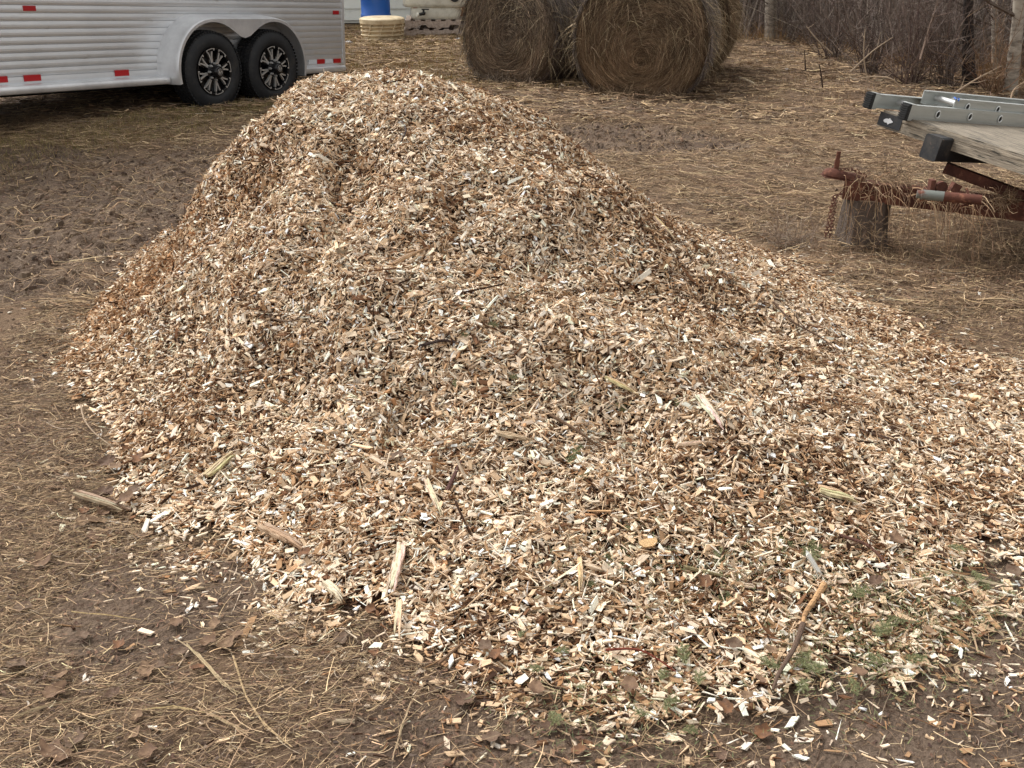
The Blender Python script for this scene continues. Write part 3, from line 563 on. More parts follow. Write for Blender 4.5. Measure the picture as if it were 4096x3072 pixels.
# ------------------------------------------------------------------ enclosed silver trailer
def wheel(parent, x, y, flip=False, detail=True):
    sg = -1 if not flip else 1                             # outward direction along y
    R, hz = .38, .365
    root = bpy.data.objects.new('wheel', None); link(root, parent); root.location = (x, y, hz)
    ty = MB(); W_ = .115
    prof = [(-.085, .222), (-.105, .235), (-.118, .27), (-.117, .315), (-.100, .352), (-.088, .368), (-.080, R - .006), (0, R), (.080, R - .006), (.088, .368), (.100, .352), (.117, .315), (.118, .27), (.105, .235), (.085, .222)]
    ty.lathe(prof, 72, closed=True)
    for k in range(64):                                    # tread blocks on the shoulders and crown
        a = 2 * PI * k / 64
        for yy, hw, rr in ((-.082, .020, .372), (.082, .020, .372), (-.038, .014, .380), (.0, .014, .381), (.038, .014, .380)):
            Rm = Matrix.Rotation(-a, 3, 'Y'); ty.box(Rm @ Vector((rr, yy, 0)), (.007, hw, .0125), Rm)
    ty.build('tyre', M['tyre'], root, smooth=True)
    rb = MB(); yo = sg * .095
    rb.lathe([(sg * .085, .224), (sg * .112, .226), (sg * .112, .214), (sg * .100, .206), (sg * .02, .198), (-sg * .09, .2), (-sg * .09, .223)], 56)
    rb.lathe([(sg * .015, .2), (sg * .01, .001)], 40)      # dark dish behind the spokes
    if detail:
        for k in range(8):
            a = 2 * PI * (k + .5) / 8; Rm = Matrix.Rotation(-a, 3, 'Y'); rb.box(Rm @ Vector((.17, sg * .09, 0)), (.045, .006, .011), Rm)
    rim = rb.build('rim', M['rimblack'], root, smooth=True)
    if detail:
        for k in range(8):                                 # split spokes
            sp = MB()
            a = 2 * PI * k / 8 + .2
            for q in (-1, 1):
                poly = [(.080, q * .001), (.080, q * .012), (.118, q * .014), (.160, q * .024), (.190, q * .034), (.193, q * .021), (.166, q * .011), (.130, q * .002)]
                poly = [(r_ * math.cos(a) - t_ * math.sin(a), r_ * math.sin(a) + t_ * math.cos(a)) for r_, t_ in poly]
                sp.prism(poly, sg * .078, sg * .102)
            sp.build('spoke', M['rimsil'], root)
        for k in range(8):                                 # machined bracket marks round the edge
            lp = MB()
            a0 = 2 * PI * k / 8 + .2 - .26
            for j in range(6):
                a1 = a0 + j * .52 / 6; a2 = a1 + .52 / 6
                lp.prism([(r_ * math.cos(a_), r_ * math.sin(a_)) for r_, a_ in ((.2145, a1), (.2215, a1), (.2215, a2), (.2145, a2))], sg * .110, sg * .1145)
            for a_ in (a0 + .03, a0 + .49):
                Rm = Matrix.Rotation(-a_, 3, 'Y'); lp.box(Rm @ Vector((.2085, sg * .1125, 0)), (.008, .0025, .006), Rm)
            lp.build('edge_trim', M['rimsil'], root)
        hb = MB(); hb.lathe([(sg * .07, .090), (sg * .104, .088), (sg * .108, .066), (sg * .13, .060), (sg * .175, .055), (sg * .185, .047), (sg * .186, .001)], 28)
        hub = hb.build('hub', M['rimblack'], root, smooth=True)
        for k in range(8):
            ln = MB(); a = 2 * PI * k / 8; ln.lathe([(sg * .10, .0115), (sg * .128, .0115), (sg * .138, .007), (sg * .1385, .0005)], 8, c=(.077 * math.cos(a), 0, .077 * math.sin(a)))
            ln.build('lug_nut', M['rimsil'], root, smooth=True)
        cp = MB(); cp.lathe([(sg * .186, .034), (sg * .190, .033), (sg * .190, .001)], 28); cap = cp.build('centre_cap', M['rimsil'], hub, smooth=True)
        em = MB(); pts = []
        em.lathe([(sg * .1905, .030), (sg * .193, .030), (sg * .193, .025), (sg * .1905, .025)], 28)
        for i in range(13):                                # double hooked emblem
            t = i / 12; a = PI * (.15 + 1.35 * t) if t < .5 else PI * (.15 + 1.35 * (1 - t)) + PI
            s = 1 if t < .5 else -1; pts.append(Vector((.010 * math.cos(a), sg * .193, (.009 * math.sin(a) + .009 * s))))
        em.tube(pts, .0025, 6); em.build('emblem', M['blackp'], hub)
    return root
trl = empty('enclosed_trailer'); tag(trl, 'long silver ribbed aluminium enclosed trailer on two axles, red reflectors along its side', 'trailer')
TILT = math.radians(3.7)
ex = Vector((TD.x * math.cos(TILT), TD.y * math.cos(TILT), -math.sin(TILT))); ey = Vector((0, 0, 1)).cross(Vector(TD)).normalized(); ez = ex.cross(ey)
TM = Matrix(((ex.x, ey.x, ez.x, T1.x), (ex.y, ey.y, ez.y, T1.y), (ex.z, ey.z, ez.z, -.035), (0, 0, 0, 1)))
trl.matrix_world = TM
TI = TM.inverted()
def on_wall(px, py, yl):                                   # trailer-local point of that sight line on the plane y = yl
    a, b, c = _ray(px, py); o_ = TI @ Vector((0, 0, CAM_H)); d = TI.to_3x3() @ Vector((a, b, c)); t = (yl - o_.y) / d.y; return o_ + d * t
XR = on_wall(1368, 150, .27).x; XF, YW, YB, ZT = -4.6, .27, 2.25, 2.35
mb = MB(); pch = .063; z = .33; prof = []
while z < ZT:
    prof += [(YW, z), (YW - .0065, z + .003), (YW - .0095, z + pch * .3), (YW - .0098, z + pch * .55), (YW - .0072, z + pch * .95)]; z += pch
prof.append((YW, z))
vs = [(xx, a, b) for xx in (XF, XR) for a, b in prof]; n = len(prof)
mb.add(vs, [(i, i + 1, n + i + 1, n + i) for i in range(n - 1)])
mb.add([(XF, YW, .33), (XF, YW, z), (XF, YB, z), (XF, YB, .33), (XR, YW, .33), (XR, YW, z), (XR, YB, z), (XR, YB, .33)], [(0, 1, 2, 3), (4, 7, 6, 5), (1, 5, 6, 2), (3, 2, 6, 7)])
mb.build('body', M['alu'], trl)
mb = MB(); mb.box(((XF + XR) / 2, (YW + YB) / 2, .345), ((XR - XF) / 2 - .01, (YB - YW) / 2 - .01, .05)); 
for yy in (.5, 2.0): mb.box(((XF + XR) / 2, yy, .26), ((XR - XF) / 2 - .1, .03, .05))
for xx in (.12, .98): mb.tube([(xx, .2, .33), (xx, 2.3, .33)], .035, 8)
mb.build('chassis', M['dark'], trl)
mb = MB(); mb.box((XR + .012, YW + .02, (z + .33) / 2), (.022, .035, (z - .33) / 2), ch=0); mb.build('corner_post', M['alu2'], trl)
for x0, x1, zz, dp in ((XF, -.385, .30, .17), (1.49, XR - .09, .30, .12)):
    mb = MB(); yo = YW - dp
    pr = [(YW - .004, .335), (yo + .02, .333), (yo + .006, .328), (yo, .315), (yo, .285), (yo + .006, .272), (yo + .02, .266), (yo + .03, .27), (yo + .03, .31), (YW - .004, .315)]
    vs = [(xx, a, b) for xx in (x0, x1) for a, b in pr]; n = len(pr)
    mb.add(vs, [(i, (i + 1) % n, n + (i + 1) % n, n + i) for i in range(n)] + [tuple(range(n)), tuple(range(2 * n - 1, n - 1, -1))])
    if x1 < 0: mb.lathe([(yo - .004, .010), (yo - .004, .006), (yo + .001, .006)], 14, c=(x1 - .06, 0, .30))
    mb.build('side_rail', M['alu2'], trl, smooth=True)
# fender
WX = .12
fd = []; Rf = .495; hz = .375
for i in range(15): a = math.radians(193 - (193 - 90) * i / 14); fd.append((Rf * math.cos(a), hz + Rf * math.sin(a)))
for i in range(1, 12): fd.append((.86 * i / 12, hz + Rf))
for i in range(15): a = math.radians(90 - (103) * i / 14); fd.append((.86 + Rf * math.cos(a), hz + Rf * math.sin(a)))
mb = MB(); n = len(fd)
rows = [(YW + .0, 1.045, 0), (.12, 1.02, 0), (.035, 1.0, 0), (.012, .992, 0), (.0, .975, 0)]
def offs(p, s): cx = min(max(p[0], 0), .86); return (cx + (p[0] - cx) * s, hz + (p[1] - hz) * s)
vs = []
for yy, s, _ in rows: vs += [(offs(p, s)[0], yy, offs(p, s)[1]) for p in fd]
fs = [(r_ * n + i, r_ * n + i + 1, (r_ + 1) * n + i + 1, (r_ + 1) * n + i) for r_ in range(len(rows) - 1) for i in range(n - 1)]
inner = []
for (px_, pz_) in fd:
    if 0 < px_ < .86:
        az = max(hz + math.sqrt(max(.455 ** 2 - (px_ - (0 if px_ < .43 else .86)) ** 2, 0)), 0); k = .04; inner.append((px_, k * math.log(math.exp(az / k) + math.exp(.675 / k)) - (.0)))
    else: inner.append(offs((px_, pz_), .455 / .495))
inner = [(a, min(b, hz + .458)) for a, b in inner]
# finer front plate between the wheels
b0 = len(vs); vs += [(a, .0, b) for a, b in inner]; r_ = len(rows) - 1
fs += [(r_ * n + i, r_ * n + i + 1, b0 + i + 1, b0 + i) for i in range(n - 1)]
b1 = len(vs); vs += [(a, .012, b) for a, b in inner]; fs += [(b0 + i, b0 + i + 1, b1 + i + 1, b1 + i) for i in range(n - 1)]
mb.add([(v[0] + WX, v[1], v[2]) for v in vs], fs); mb.build('fender', M['alu2'], trl, smooth=True)
wheel(trl, WX, .135); wheel(trl, WX + .86, .135); wheel(trl, WX, 2.38, True, False); wheel(trl, WX + .86, 2.38, True, False)
def plate(px, py, wpx, hpx, m_, nm):
    a = on_wall(px - wpx / 2, py, YW - .011); b = on_wall(px + wpx / 2, py, YW - .011); t = on_wall(px, py - hpx / 2, YW - .011); u = on_wall(px, py + hpx / 2, YW - .011)
    mb = MB(); mb.box(((a.x + b.x) / 2, YW - .013, (t.z + u.z) / 2), ((b.x - a.x) / 2, .003, (t.z - u.z) / 2)); mb.build(nm, M[m_], trl)
for px, py, a, b in ((117, 33, 50, 21), (1343, 50, 23, 15), (8, 318, 44, 25), (129, 312, 68, 25), (487, 292, 56, 24), (1283, 246, 30, 18), (1348, 243, 28, 17)): plate(px, py, a, b, 'red', 'reflector')
for px, py, a, b in ((1250, 247, 33, 17), (1315, 244, 30, 16)): plate(px, py, a, b, 'whitetape', 'reflector')

# ------------------------------------------------------------------ round hay bales
def bale(label, cx, cy, ang, R, Lb, tone_face, tone_side, nf, ns, seed, gold=0.0, drop=.06):
    # local: axis along +X (from the seen face at 0), rounded slightly, sagging foot
    rs = np.random.default_rng(seed)
    K, n = 12, 64; V = []; cx0 = []
    def sag(y, z):                                          # flatten onto the ground
        zz = np.where(z < -R * .80, -R * .80 + (z + R * .80) * .35, z); return y * np.where(z < 0, 1 + .06 * np.clip(-z / R, 0, 1), 1), zz + R * .87
    prof = [(0.02, 0.001), (.02, .3 * R), (.015, .6 * R), (.02, .85 * R), (.05, .95 * R), (.10, .99 * R), (.2, R), (Lb * .5, R * 1.01), (Lb - .12, R), (Lb - .05, .95 * R), (Lb, .8 * R), (Lb, .001)]
    for x_, r_ in prof:
        q = np.arange(n) * 2 * PI / n; rr = r_ * (1 + .02 * np.sin(3 * q + seed)); y_, z_ = sag(rr * np.cos(q), rr * np.sin(q)); V.append(np.stack([np.full(n, x_), y_, z_], -1))
    V = np.concatenate(V); b = np.arange(len(prof) - 1)[:, None] * n; k = np.arange(n)[None]
    F = np.stack([b + k, b + n + k, b + n + (k + 1) % n, b + (k + 1) % n], -1).reshape(-1, 4)
    core = np.tile(np.array(lin(58, 46, 38)), (len(V), 1)); parts = [(V, F, core)]
    # strands laid round and round on the face
    r_ = R * np.sqrt(rs.uniform(0.0, .98, nf)); a0 = rs.uniform(0, 2 * PI, nf); L = rs.uniform(.06, .30, nf) * (.4 + .6 * r_ / R); da = np.clip(L / np.maximum(r_, .05), 0, 1.6); t = np.linspace(0, 1, 5)[None]
    rr = r_[:, None] + (rs.normal(0, .036, nf)[:, None] + .02) * (t - .5) + rs.normal(0, .004, (nf, 5)); aa = a0[:, None] + da[:, None] * t
    xx = .016 - rs.uniform(0, .028, nf)[:, None] - rs.normal(0, .010, nf)[:, None] * t + .05 * sst(.88, 1.0, rr / R)
    yy, zz = sag(rr * np.cos(aa), rr * np.sin(aa) - drop * (1 - np.clip(rr / R, 0, 1)) * 1.4); P = np.stack([xx, yy, zz], -1)
    ring = (.7 + .6 * vn(rr[:, 0] * 26 + seed, a0 * 1.6, 5)) * (.75 + .5 * vn(yy[:, 0] * 6, zz[:, 0] * 6, seed + 9))
    g = gold * sst(.55, -.4, (r_ * np.sin(a0)) / R + .5 * (vn(yy[:, 0] * 2, zz[:, 0] * 2, seed) - .5))[:, None]
    c = pal(tone_face, [1] * len(tone_face), nf) * (1 - g) + pal([(162, 122, 74), (140, 100, 60), (112, 80, 52)], [1, 1, 1], nf) * g
    sd = np.stack([np.zeros_like(yy), np.cos(aa + .25 * rs.normal(0, 1, (nf, 1))), np.sin(aa)], -1) + np.array([.5, 0, 0]) * rs.normal(0, 1, (nf, 1, 1))
    parts.append(ribbons(P, rs.uniform(.0025, .006, nf), vary(c * ring[:, None], .24), side=sd, taper=(.9, .4)))
    # strands on the round side
    a0 = rs.uniform(-.25 * PI, 1.25 * PI, ns); x0 = rs.uniform(.0, Lb, ns); L = rs.uniform(.08, .35, ns); t = np.linspace(0, 1, 5)[None]
    sgn = np.where(np.cos(a0) > 0, -1, 1) * np.where(rs.random(ns) < .8, 1, -1); aa = a0[:, None] + (sgn * L / R)[:, None] * t
    rr = R * 1.0 + rs.uniform(-.01, .03, ns)[:, None] + np.abs(rs.normal(0, .022, ns))[:, None] * t ** 2
    xx = x0[:, None] + rs.normal(0, .35, ns)[:, None] * L[:, None] * t; yy, zz = sag(rr * np.cos(aa), rr * np.sin(aa)); P = np.stack([xx, yy, zz], -1)
    sd = np.zeros_like(P); sd[..., 0] = 1; sd += rs.normal(0, .3, (ns, 1, 3))
    clm = .6 + .8 * vn(x0 * 9, a0 * 3, seed + 3)
    parts.append(ribbons(P, rs.uniform(.003, .007, ns), vary(pal(tone_side, [1] * len(tone_side), ns) * clm[:, None], .28), side=sd, taper=(1, .3)))
    # loose wisps and straggling ends, and the skirt on the ground
    nw = 2600; a0 = rs.uniform(-.15 * PI, 1.15 * PI, nw); x0 = rs.uniform(-.02, Lb, nw); front = rs.random(nw) < .28; x0 = np.where(front, rs.uniform(-.02, .06, nw), x0)
    rr = np.where(front, R * np.sqrt(rs.uniform(.05, 1.0, nw)), R * 1.01); P0 = np.stack([x0, *sag(rr * np.cos(a0), rr * np.sin(a0))], -1)
    d = np.stack([np.where(front, -.5, 0) + rs.normal(0, .5, nw), np.where(front, 0, np.cos(a0)) * .8 + rs.normal(0, .6, nw), rs.normal(-.2, .6, nw)], -1); d /= np.linalg.norm(d, axis=1, keepdims=True)
    L = rs.uniform(.05, .24, nw); t = np.linspace(0, 1, 5)[None, :, None]; P = P0[:, None] + d[:, None] * t * L[:, None, None]; P[..., 2] -= (t[..., 0] ** 2) * L[:, None] * .6; P[..., 2] = np.maximum(P[..., 2], .004)
    sd = rs.normal(0, 1, (nw, 1, 3)) + np.zeros_like(P)
    parts.append(ribbons(P, rs.uniform(.0025, .005, nw), vary(pal([(176, 156, 124), (140, 120, 96), (196, 176, 144)], [1, 1, .5], nw), .2), side=sd))
    nk = 2600; s = rs.uniform(-1, 1, nk); edge_ = rs.random(nk) < .5
    bx = np.where(edge_, rs.normal(-.03, .05, nk), rs.uniform(0, Lb, nk)); by = np.where(edge_, s * R * .75, np.where(rs.random(nk) < .5, -1, 1) * (R * .62 + np.abs(rs.normal(0, .06, nk))))
    bz = np.abs(rs.normal(0, .07, nk)); a = rs.uniform(0, 2 * PI, nk); L = rs.uniform(.05, .2, nk); t = np.linspace(0, 1, 4)[None]
    P = np.stack([bx[:, None] + L[:, None] * t * np.cos(a)[:, None], by[:, None] + L[:, None] * t * np.sin(a)[:, None], np.maximum(bz[:, None] * (1 - t) + .01, .004)], -1)
    parts.append(ribbons(P, rs.uniform(.003, .007, nk), vary(pal(tone_face, [1] * len(tone_face), nk), .3), side=rs.normal(0, 1, (nk, 1, 3)) + np.zeros_like(P)))
    V, F, c = join(parts); o = npmesh('hay_bale', V, F, M['hay'], col=c)
    o.location = (cx, cy, float(gz(cx, cy)) - .02); o.rotation_euler = (0, 0, ang); tag(o, label, 'hay bale'); return o
GF = [(108, 96, 84), (92, 80, 70), (128, 112, 95), (144, 126, 106), (74, 63, 55)]
BF = [(116, 97, 78), (98, 82, 67), (134, 112, 90), (80, 67, 56), (148, 127, 102)]
GS = [(124, 114, 106), (102, 92, 86), (146, 134, 124), (82, 72, 66)]
RB = Vector((1.33, 10.85)); LB = Vector((-.06, 12.0))
bale('brown round hay bale at the front right, its coiled golden brown end facing the camera', RB.x, RB.y, math.radians(75), .69, 1.25, BF, GS, 26000, 14000, 1, gold=.18, drop=.16)
bale('grey brown weathered round hay bale at the front left, beside the pallets', LB.x, LB.y, math.radians(49), .69, 1.12, GF, GS, 20000, 13000, 2, gold=.15)
bale('round hay bale lying directly behind the front right one, mostly hidden', 1.80, 12.22, math.radians(74), .70, 1.25, BF, [(122, 100, 78), (98, 80, 64), (140, 118, 92)], 5000, 9000, 3, gold=.2)
bale('round hay bale behind the front left one, only a grey strip of it showing', .42, 13.15, math.radians(80), .69, 1.25, GF, GS, 4000, 7000, 4)

# ------------------------------------------------------------------ shed, drum, tub, tank, pallets, plywood
shed = empty('shed', gp(1560, 104)); tag(shed, 'white shed with horizontal clapboard siding behind the trailer and tank', 'shed')
sx, sy = shed.location.x, shed.location.y
mb = MB(); zz = .10; ex_ = 2.55
while zz < 2.7:
    mb.add([(-5, 0, zz), (ex_, 0, zz), (ex_, .022, zz + .205), (-5, .022, zz + .205), (-5, .03, zz), (ex_, .03, zz)], [(0, 1, 2, 3), (4, 5, 1, 0)]); zz += .2
mb.box(((ex_ - 5) / 2, 1.6, 1.4), ((ex_ + 5) / 2 - .01, 1.56, 1.35)); mb.build('wall', M['siding'], shed)
mb = MB(); mb.box(((ex_ - 5) / 2, 1.6, .04), ((ex_ + 5) / 2 - .03, 1.54, .08)); mb.build('foundation', mat('dark_footing', (.06, .05, .045), rough=.9), shed)
mb = MB(); mb.prism([(-.12, 2.74), (3.5, 2.74), (3.5, 2.8), (1.6, 3.7), (-.12, 2.8)], -5.2, ex_ + .2, 'X'); mb.build('roof', mat('roof_felt', (.08, .08, .08), rough=.9), shed)
for q in (1450, 1640, ): 
    mb = MB(); p = at(q, 60, sy); mb.box((p.x - sx, -.012, 1.2), (.012, .012, 1.1)); mb.build('siding_joint', M['siding'], shed)
b = gp(1508, 138); dr = empty('blue_drum', G(b)); tag(dr, 'bright blue plastic drum standing behind the tan lidded tub', 'drum')
mb = MB(); mb.lathe([(0, .001), (0, .21), (.02, .235), (.28, .242), (.30, .252), (.33, .252), (.35, .242), (.60, .242), (.62, .252), (.65, .252), (.67, .242), (.88, .235), (.92, .215), (.93, .2), (.91, .19), (.91, .001)], 36, 'Z'); mb.build('barrel', M['blue'], dr, smooth=True)
mb = MB(); mb.lathe([(.90, .035), (.935, .035), (.935, .001)], 14, 'Z', c=(.12, 0, 0)); mb.build('bung', M['blackp'], dr)
b = gp(1532, 156); tb = empty('tan_tub', G(b)); tag(tb, 'squat tan plastic ribbed tub with a domed lid on the grass', 'tub')
mb = MB()
pr = [(-.01, .001), (-.01, .33)]
for k in range(4): z0 = .01 + k * .062; pr += [(z0, .340), (z0 + .018, .352), (z0 + .034, .322), (z0 + .05, .318)]
pr += [(.262, .335)]
mb.lathe(pr, 44, 'Z')
for k in range(11): a = 2 * PI * k / 11; mb.beam((.33 * math.cos(a), .33 * math.sin(a), .0), (.345 * math.cos(a + .3), .345 * math.sin(a + .3), .26), .02, .018)
mb.build('tub_body', M['tan'], tb, smooth=True)
mb = MB(); mb.lathe([(.255, .335), (.255, .352), (.262, .360), (.325, .362), (.338, .350), (.352, .30), (.362, .15), (.364, .001)], 44, 'Z'); mb.build('lid', M['tan'], tb, smooth=True)
def pallet(label, c, z0, ang):
    r = empty('pallet', (c.x, c.y, z0), ang); tag(r, label, 'pallet')
    for k, zz in ((7, .128), (3, .010)):
        for i in range(k):
            yy = -.5 + 1.0 * i / (k - 1); mb = MB(); mb.box((0, yy, zz), (.53, .046, .009)); mb.build('board', M['pallet'], r)
    for xx in (-.51, 0, .51):
        mb = MB()
        mb.prism([(-.545, .02), (-.36, .02), (-.33, .062), (-.20, .062), (-.17, .02), (.17, .02), (.20, .062), (.33, .062), (.36, .02), (.545, .02), (.545, .118), (-.545, .118)], xx - .019, xx + .019, 'X'); mb.build('stringer', M['pallet'], r)
    return r
b = gp(1742, 144); pc = Vector((b.x, b.y + .5, 0)); z0 = float(gz(pc.x, pc.y)) 
pa = math.radians(-88)
pallet('lower of the two grey wooden pallets under the white tank', pc, z0 - .03, pa + PI); pallet('upper of the two grey wooden pallets, carrying the white tank', Vector((pc.x + .02, pc.y, 0)), z0 + .112, pa + PI + .03)
tk = empty('white_tank', (pc.x, pc.y - .02, z0 + .251)); tag(tk, 'white plastic liquid tank with black valve and round black cap on pallets', 'tank')
def rbox(mb, x0, x1, y0, y1, z0_, z1_, r, n=5):
    ring = []
    for cx_, cy_, a0 in ((x1 - r, y1 - r, 0), (x0 + r, y1 - r, 90), (x0 + r, y0 + r, 180), (x1 - r, y0 + r, 270)):
        for i in range(n + 1): a = math.radians(a0 + 90 * i / n); ring.append((cx_ + r * math.cos(a), cy_ + r * math.sin(a)))
    m = len(ring); cxm, cym = (x0 + x1) / 2, (y0 + y1) / 2; lv = []
    for zz, s in ((z0_, .93), (z0_ + .03, .985), (z0_ + .06, 1), (z1_ - .06, 1), (z1_ - .03, .985), (z1_, .93)): lv.append([(cxm + (a - cxm) * s, cym + (b_ - cym) * s, zz) for a, b_ in ring])
    vs = [p for l in lv for p in l]; fs = [(i * m + k, i * m + (k + 1) % m, (i + 1) * m + (k + 1) % m, (i + 1) * m + k) for i in range(5) for k in range(m)] + [tuple(range(m)), tuple(5 * m + k for k in range(m))]
    mb.add(vs, fs)
mb = MB(); rbox(mb, -.41, .40, -.45, .45, 0, .22, .10); rbox(mb, -.54, .52, -.50, .50, .19, .95, .16)
for xx in (-.25, .0, .25): rbox(mb, xx - .035, xx + .035, -.515, .515, .30, .90, .03, 3)
mb.build('tank_body', M['poly'], tk, smooth=True)
mb = MB(); mb.lathe([(0, .001), (0, .075), (.03, .075), (.05, .085), (.06, .085), (.06, .001)], 24, 'Y', c=(.335, -.56, .36)); mb.build('cap', M['blackp'], tk, smooth=True)
mb = MB(); mb.tube([(-.18, -.43, .10), (-.18, -.56, .10)], .028, 14); mb.tube([(-.18, -.53, .10), (-.18, -.53, .16)], .018, 10); mb.box((-.15, -.53, .165), (.06, .012, .008)); mb.tube([(-.18, -.55, .10), (-.26, -.60, .09)], .024, 12); mb.build('valve', M['blackp'], tk, smooth=True)
mb = MB(); mb.tube([(-.26, -.60, .09), (-.285, -.615, .087)], .03, 12); mb.build('valve_cap', M['poly'], tk)
mb = MB(); mb.box((-.32, -.452, .20), (.035, .004, .02)); mb.build('warning_label', mat('faded_red_label', lin(150, 90, 78), rough=.6), tk)
b = gp(1890, 120); pw = empty('plywood_sheet', G(b), math.radians(-8)); tag(pw, 'weathered orange brown plywood sheet standing between the tank and the bales', 'plywood')
mb = MB(); mb.box((0, 0, .6), (.26, .009, .61)); mb.build('sheet', M['ply'], pw)
mb = MB()
for xx in (-.2, .2): mb.box((xx, .032, .6), (.02, .022, .6))
mb.build('batten', M['pallet'], pw)

# ------------------------------------------------------------------ tilted flatbed trailer, stump, ladder
LD = Vector((.926, .60, -.148)).normalized()               # along the ladder and the flatbed
B0 = at(3640, 478, 5.5)
DE = Vector((.54, -.84, -.116)).normalized()               # along the flatbed's front edge, towards the viewer
DN = LD.cross(DE); DN = DN.normalized()
if DN.z < 0: DN = -DN
A0 = at(3655, 476, 5.5) - DN * .004
flat = empty('flatbed_trailer', G(Vector((2.6, 5.2, 0)))); tag(flat, 'old rusty tilted flatbed trailer with weathered wooden deck, tongue propped on a stump', 'flatbed trailer')
fo = flat.location
def fpart(mb, name, m_, parent=flat, smooth=False):
    mb.v = [tuple(Vector(v) - fo) for v in mb.v]; return mb.build(name, M[m_], parent, smooth)
def slab(mb, o_, a, b, c):                                 # corner and three edge vectors
    o_ = Vector(o_); v = [o_ + a * i + b * j + c * k for i in (0, 1) for j in (0, 1) for k in (0, 1)]
    mb.add(v, [(0, 1, 3, 2), (4, 6, 7, 5), (0, 4, 5, 1), (2, 3, 7, 6), (0, 2, 6, 4), (1, 5, 7, 3)])
cor = A0 - DE * .20
Rd = Matrix((DE, -LD, DN)).transposed()                    # board frame: x along the front edge
def board(name, x0, x1, y0, y1, z0_, z1_, m_='deck'):
    mb = MB(); mb.box(((x0 + x1) / 2, (y0 + y1) / 2, (z0_ + z1_) / 2), ((x1 - x0) / 2, (y1 - y0) / 2, (z1_ - z0_) / 2)); o = mb.build(name, M[m_], flat); o.matrix_local = Matrix.Translation(cor - fo) @ Rd.to_4x4(); return o
board('deck', 0, 1.85, -1.22, -.0, -.019, 0); board('deck', 0, 1.85, -2.6, -1.225, -.019, 0)
board('front_board', -.008, 1.86, -.045, .007, -.088, -.020)
board('front_board', .12, 1.86, -.010, .010, -.030, -.008)
mb = MB(); slab(mb, cor - DE * .006 - LD * .012 - DN * .008, LD * .005, DE * .15, -DN * .070); fpart(mb, 'black_painted_end', 'blackbeam')
mb = MB(); mb.prism([(.024 * math.cos(a) * (1 + .3 * math.sin(2 * a + 1)), .014 * math.sin(a) * (1 + .35 * math.cos(5 * a))) for a in [2 * PI * k / 14 for k in range(14)]], 0, .003, 'Z')
Rm = Matrix((DE, DN, DE.cross(DN))).transposed(); mb.v = [tuple(cor + DE * .06 - LD * .0125 - DN * .045 + Rm @ Vector((v[0], v[1], -v[2] if (DE.cross(DN)).dot(LD) > 0 else v[2]))) for v in mb.v]; fpart(mb, 'white_paint_splash', 'white')
b0 = at(3722, 590, 5.25); mb = MB(); mb.beam(b0, b0 + LD * 2.4, .10, .125, up=DN, ch=.008); fpart(mb, 'black_beam', 'blackbeam')
mb = MB(); a_, b_ = at(3780, 668, 5.4), at(4260, 850, 5.12); mb.beam(a_, b_, .05, .055); fpart(mb, 'tilt_arm', 'rust')
mb = MB()
a_, b_ = at(3375, 752, 5.42), at(4300, 864, 5.08); up = Vector((0, 0, 1)); x_ = (b_ - a_).normalized(); sd_ = up.cross(x_).normalized(); uz = x_.cross(sd_)
slab(mb, a_ - sd_ * .045 - uz * .05, x_ * (b_ - a_).length, sd_ * .006, uz * .10); slab(mb, a_ + sd_ * .04 - uz * .05, x_ * (b_ - a_).length, sd_ * .006, uz * .10)
slab(mb, a_ - sd_ * .039 + uz * .043, x_ * (b_ - a_).length, sd_ * .079, uz * .006); slab(mb, a_ - sd_ * .039 - uz * .05, x_ * (b_ - a_).length, sd_ * .079, uz * .006)
tongue = fpart(mb, 'tongue', 'rust')
mb = MB(); e_ = b_ - x_ * .15; mb.beam(e_ + Vector((0, 0, .02)), e_ + LD * 2.6 + Vector((0, 0, .12)), .06, .10); mb.beam(e_, e_ + DE * .9, .06, .10); mb.beam(e_ + LD * 1.2 + Vector((0, 0, .06)) - DE * .1, e_ + LD * 1.2 + DE * .9, .05, .08)
fpart(mb, 'frame', 'rust')
# a wheel under the deck, outside the view
mb = MB(); wc = e_ + LD * 1.6 + DE * .8; wc.z = .28; Yax = -DE; Xax = LD.copy(); Xax.z = 0; Xax.normalize(); Yh = Vector((-Xax.y, Xax.x, 0))
mb.lathe([(-.07, .17), (-.085, .2), (-.08, .25), (-.06, .28), (.06, .28), (.08, .25), (.085, .2), (.07, .17)], 40, closed=True); mb.lathe([(-.06, .17), (-.05, .16), (.0, .15), (0, .001)], 30)
Rm = Matrix((Xax, Yh, Vector((0, 0, 1)))).transposed(); mb.v = [tuple(Rm @ Vector(v) + wc) for v in mb.v]; fpart(mb, 'wheel', 'tyre', smooth=True)
# coupler with its upright lever
cp0, cp1 = at(3292, 694, 5.42), at(3450, 722, 5.42); cx_ = (cp1 - cp0).normalized(); cy_ = Vector((0, 0, 1)).cross(cx_).normalized(); cz_ = cx_.cross(cy_)
mb = MB(); Lc = (cp1 - cp0).length; ringp = []
for t_, hw, hh in ((0, .016, .014), (.05, .034, .028), (.14, .044, .038), (.26, .048, .040), (.36, .042, .036), (.5, .038, .032), (.75, .040, .032), (1, .042, .032)):
    ringp.append([cp0 + cx_ * (Lc * t_) + cy_ * (hw * math.cos(a)) + cz_ * (hh * max(math.sin(a), -.25)) for a in [2 * PI * k / 12 for k in range(12)]])
vs = [p for r in ringp for p in r]; m_ = len(ringp); fs = [(i * 12 + k, i * 12 + (k + 1) % 12, (i + 1) * 12 + (k + 1) % 12, (i + 1) * 12 + k) for i in range(m_ - 1) for k in range(12)] + [tuple(range(12)), tuple((m_ - 1) * 12 + k for k in range(12))]
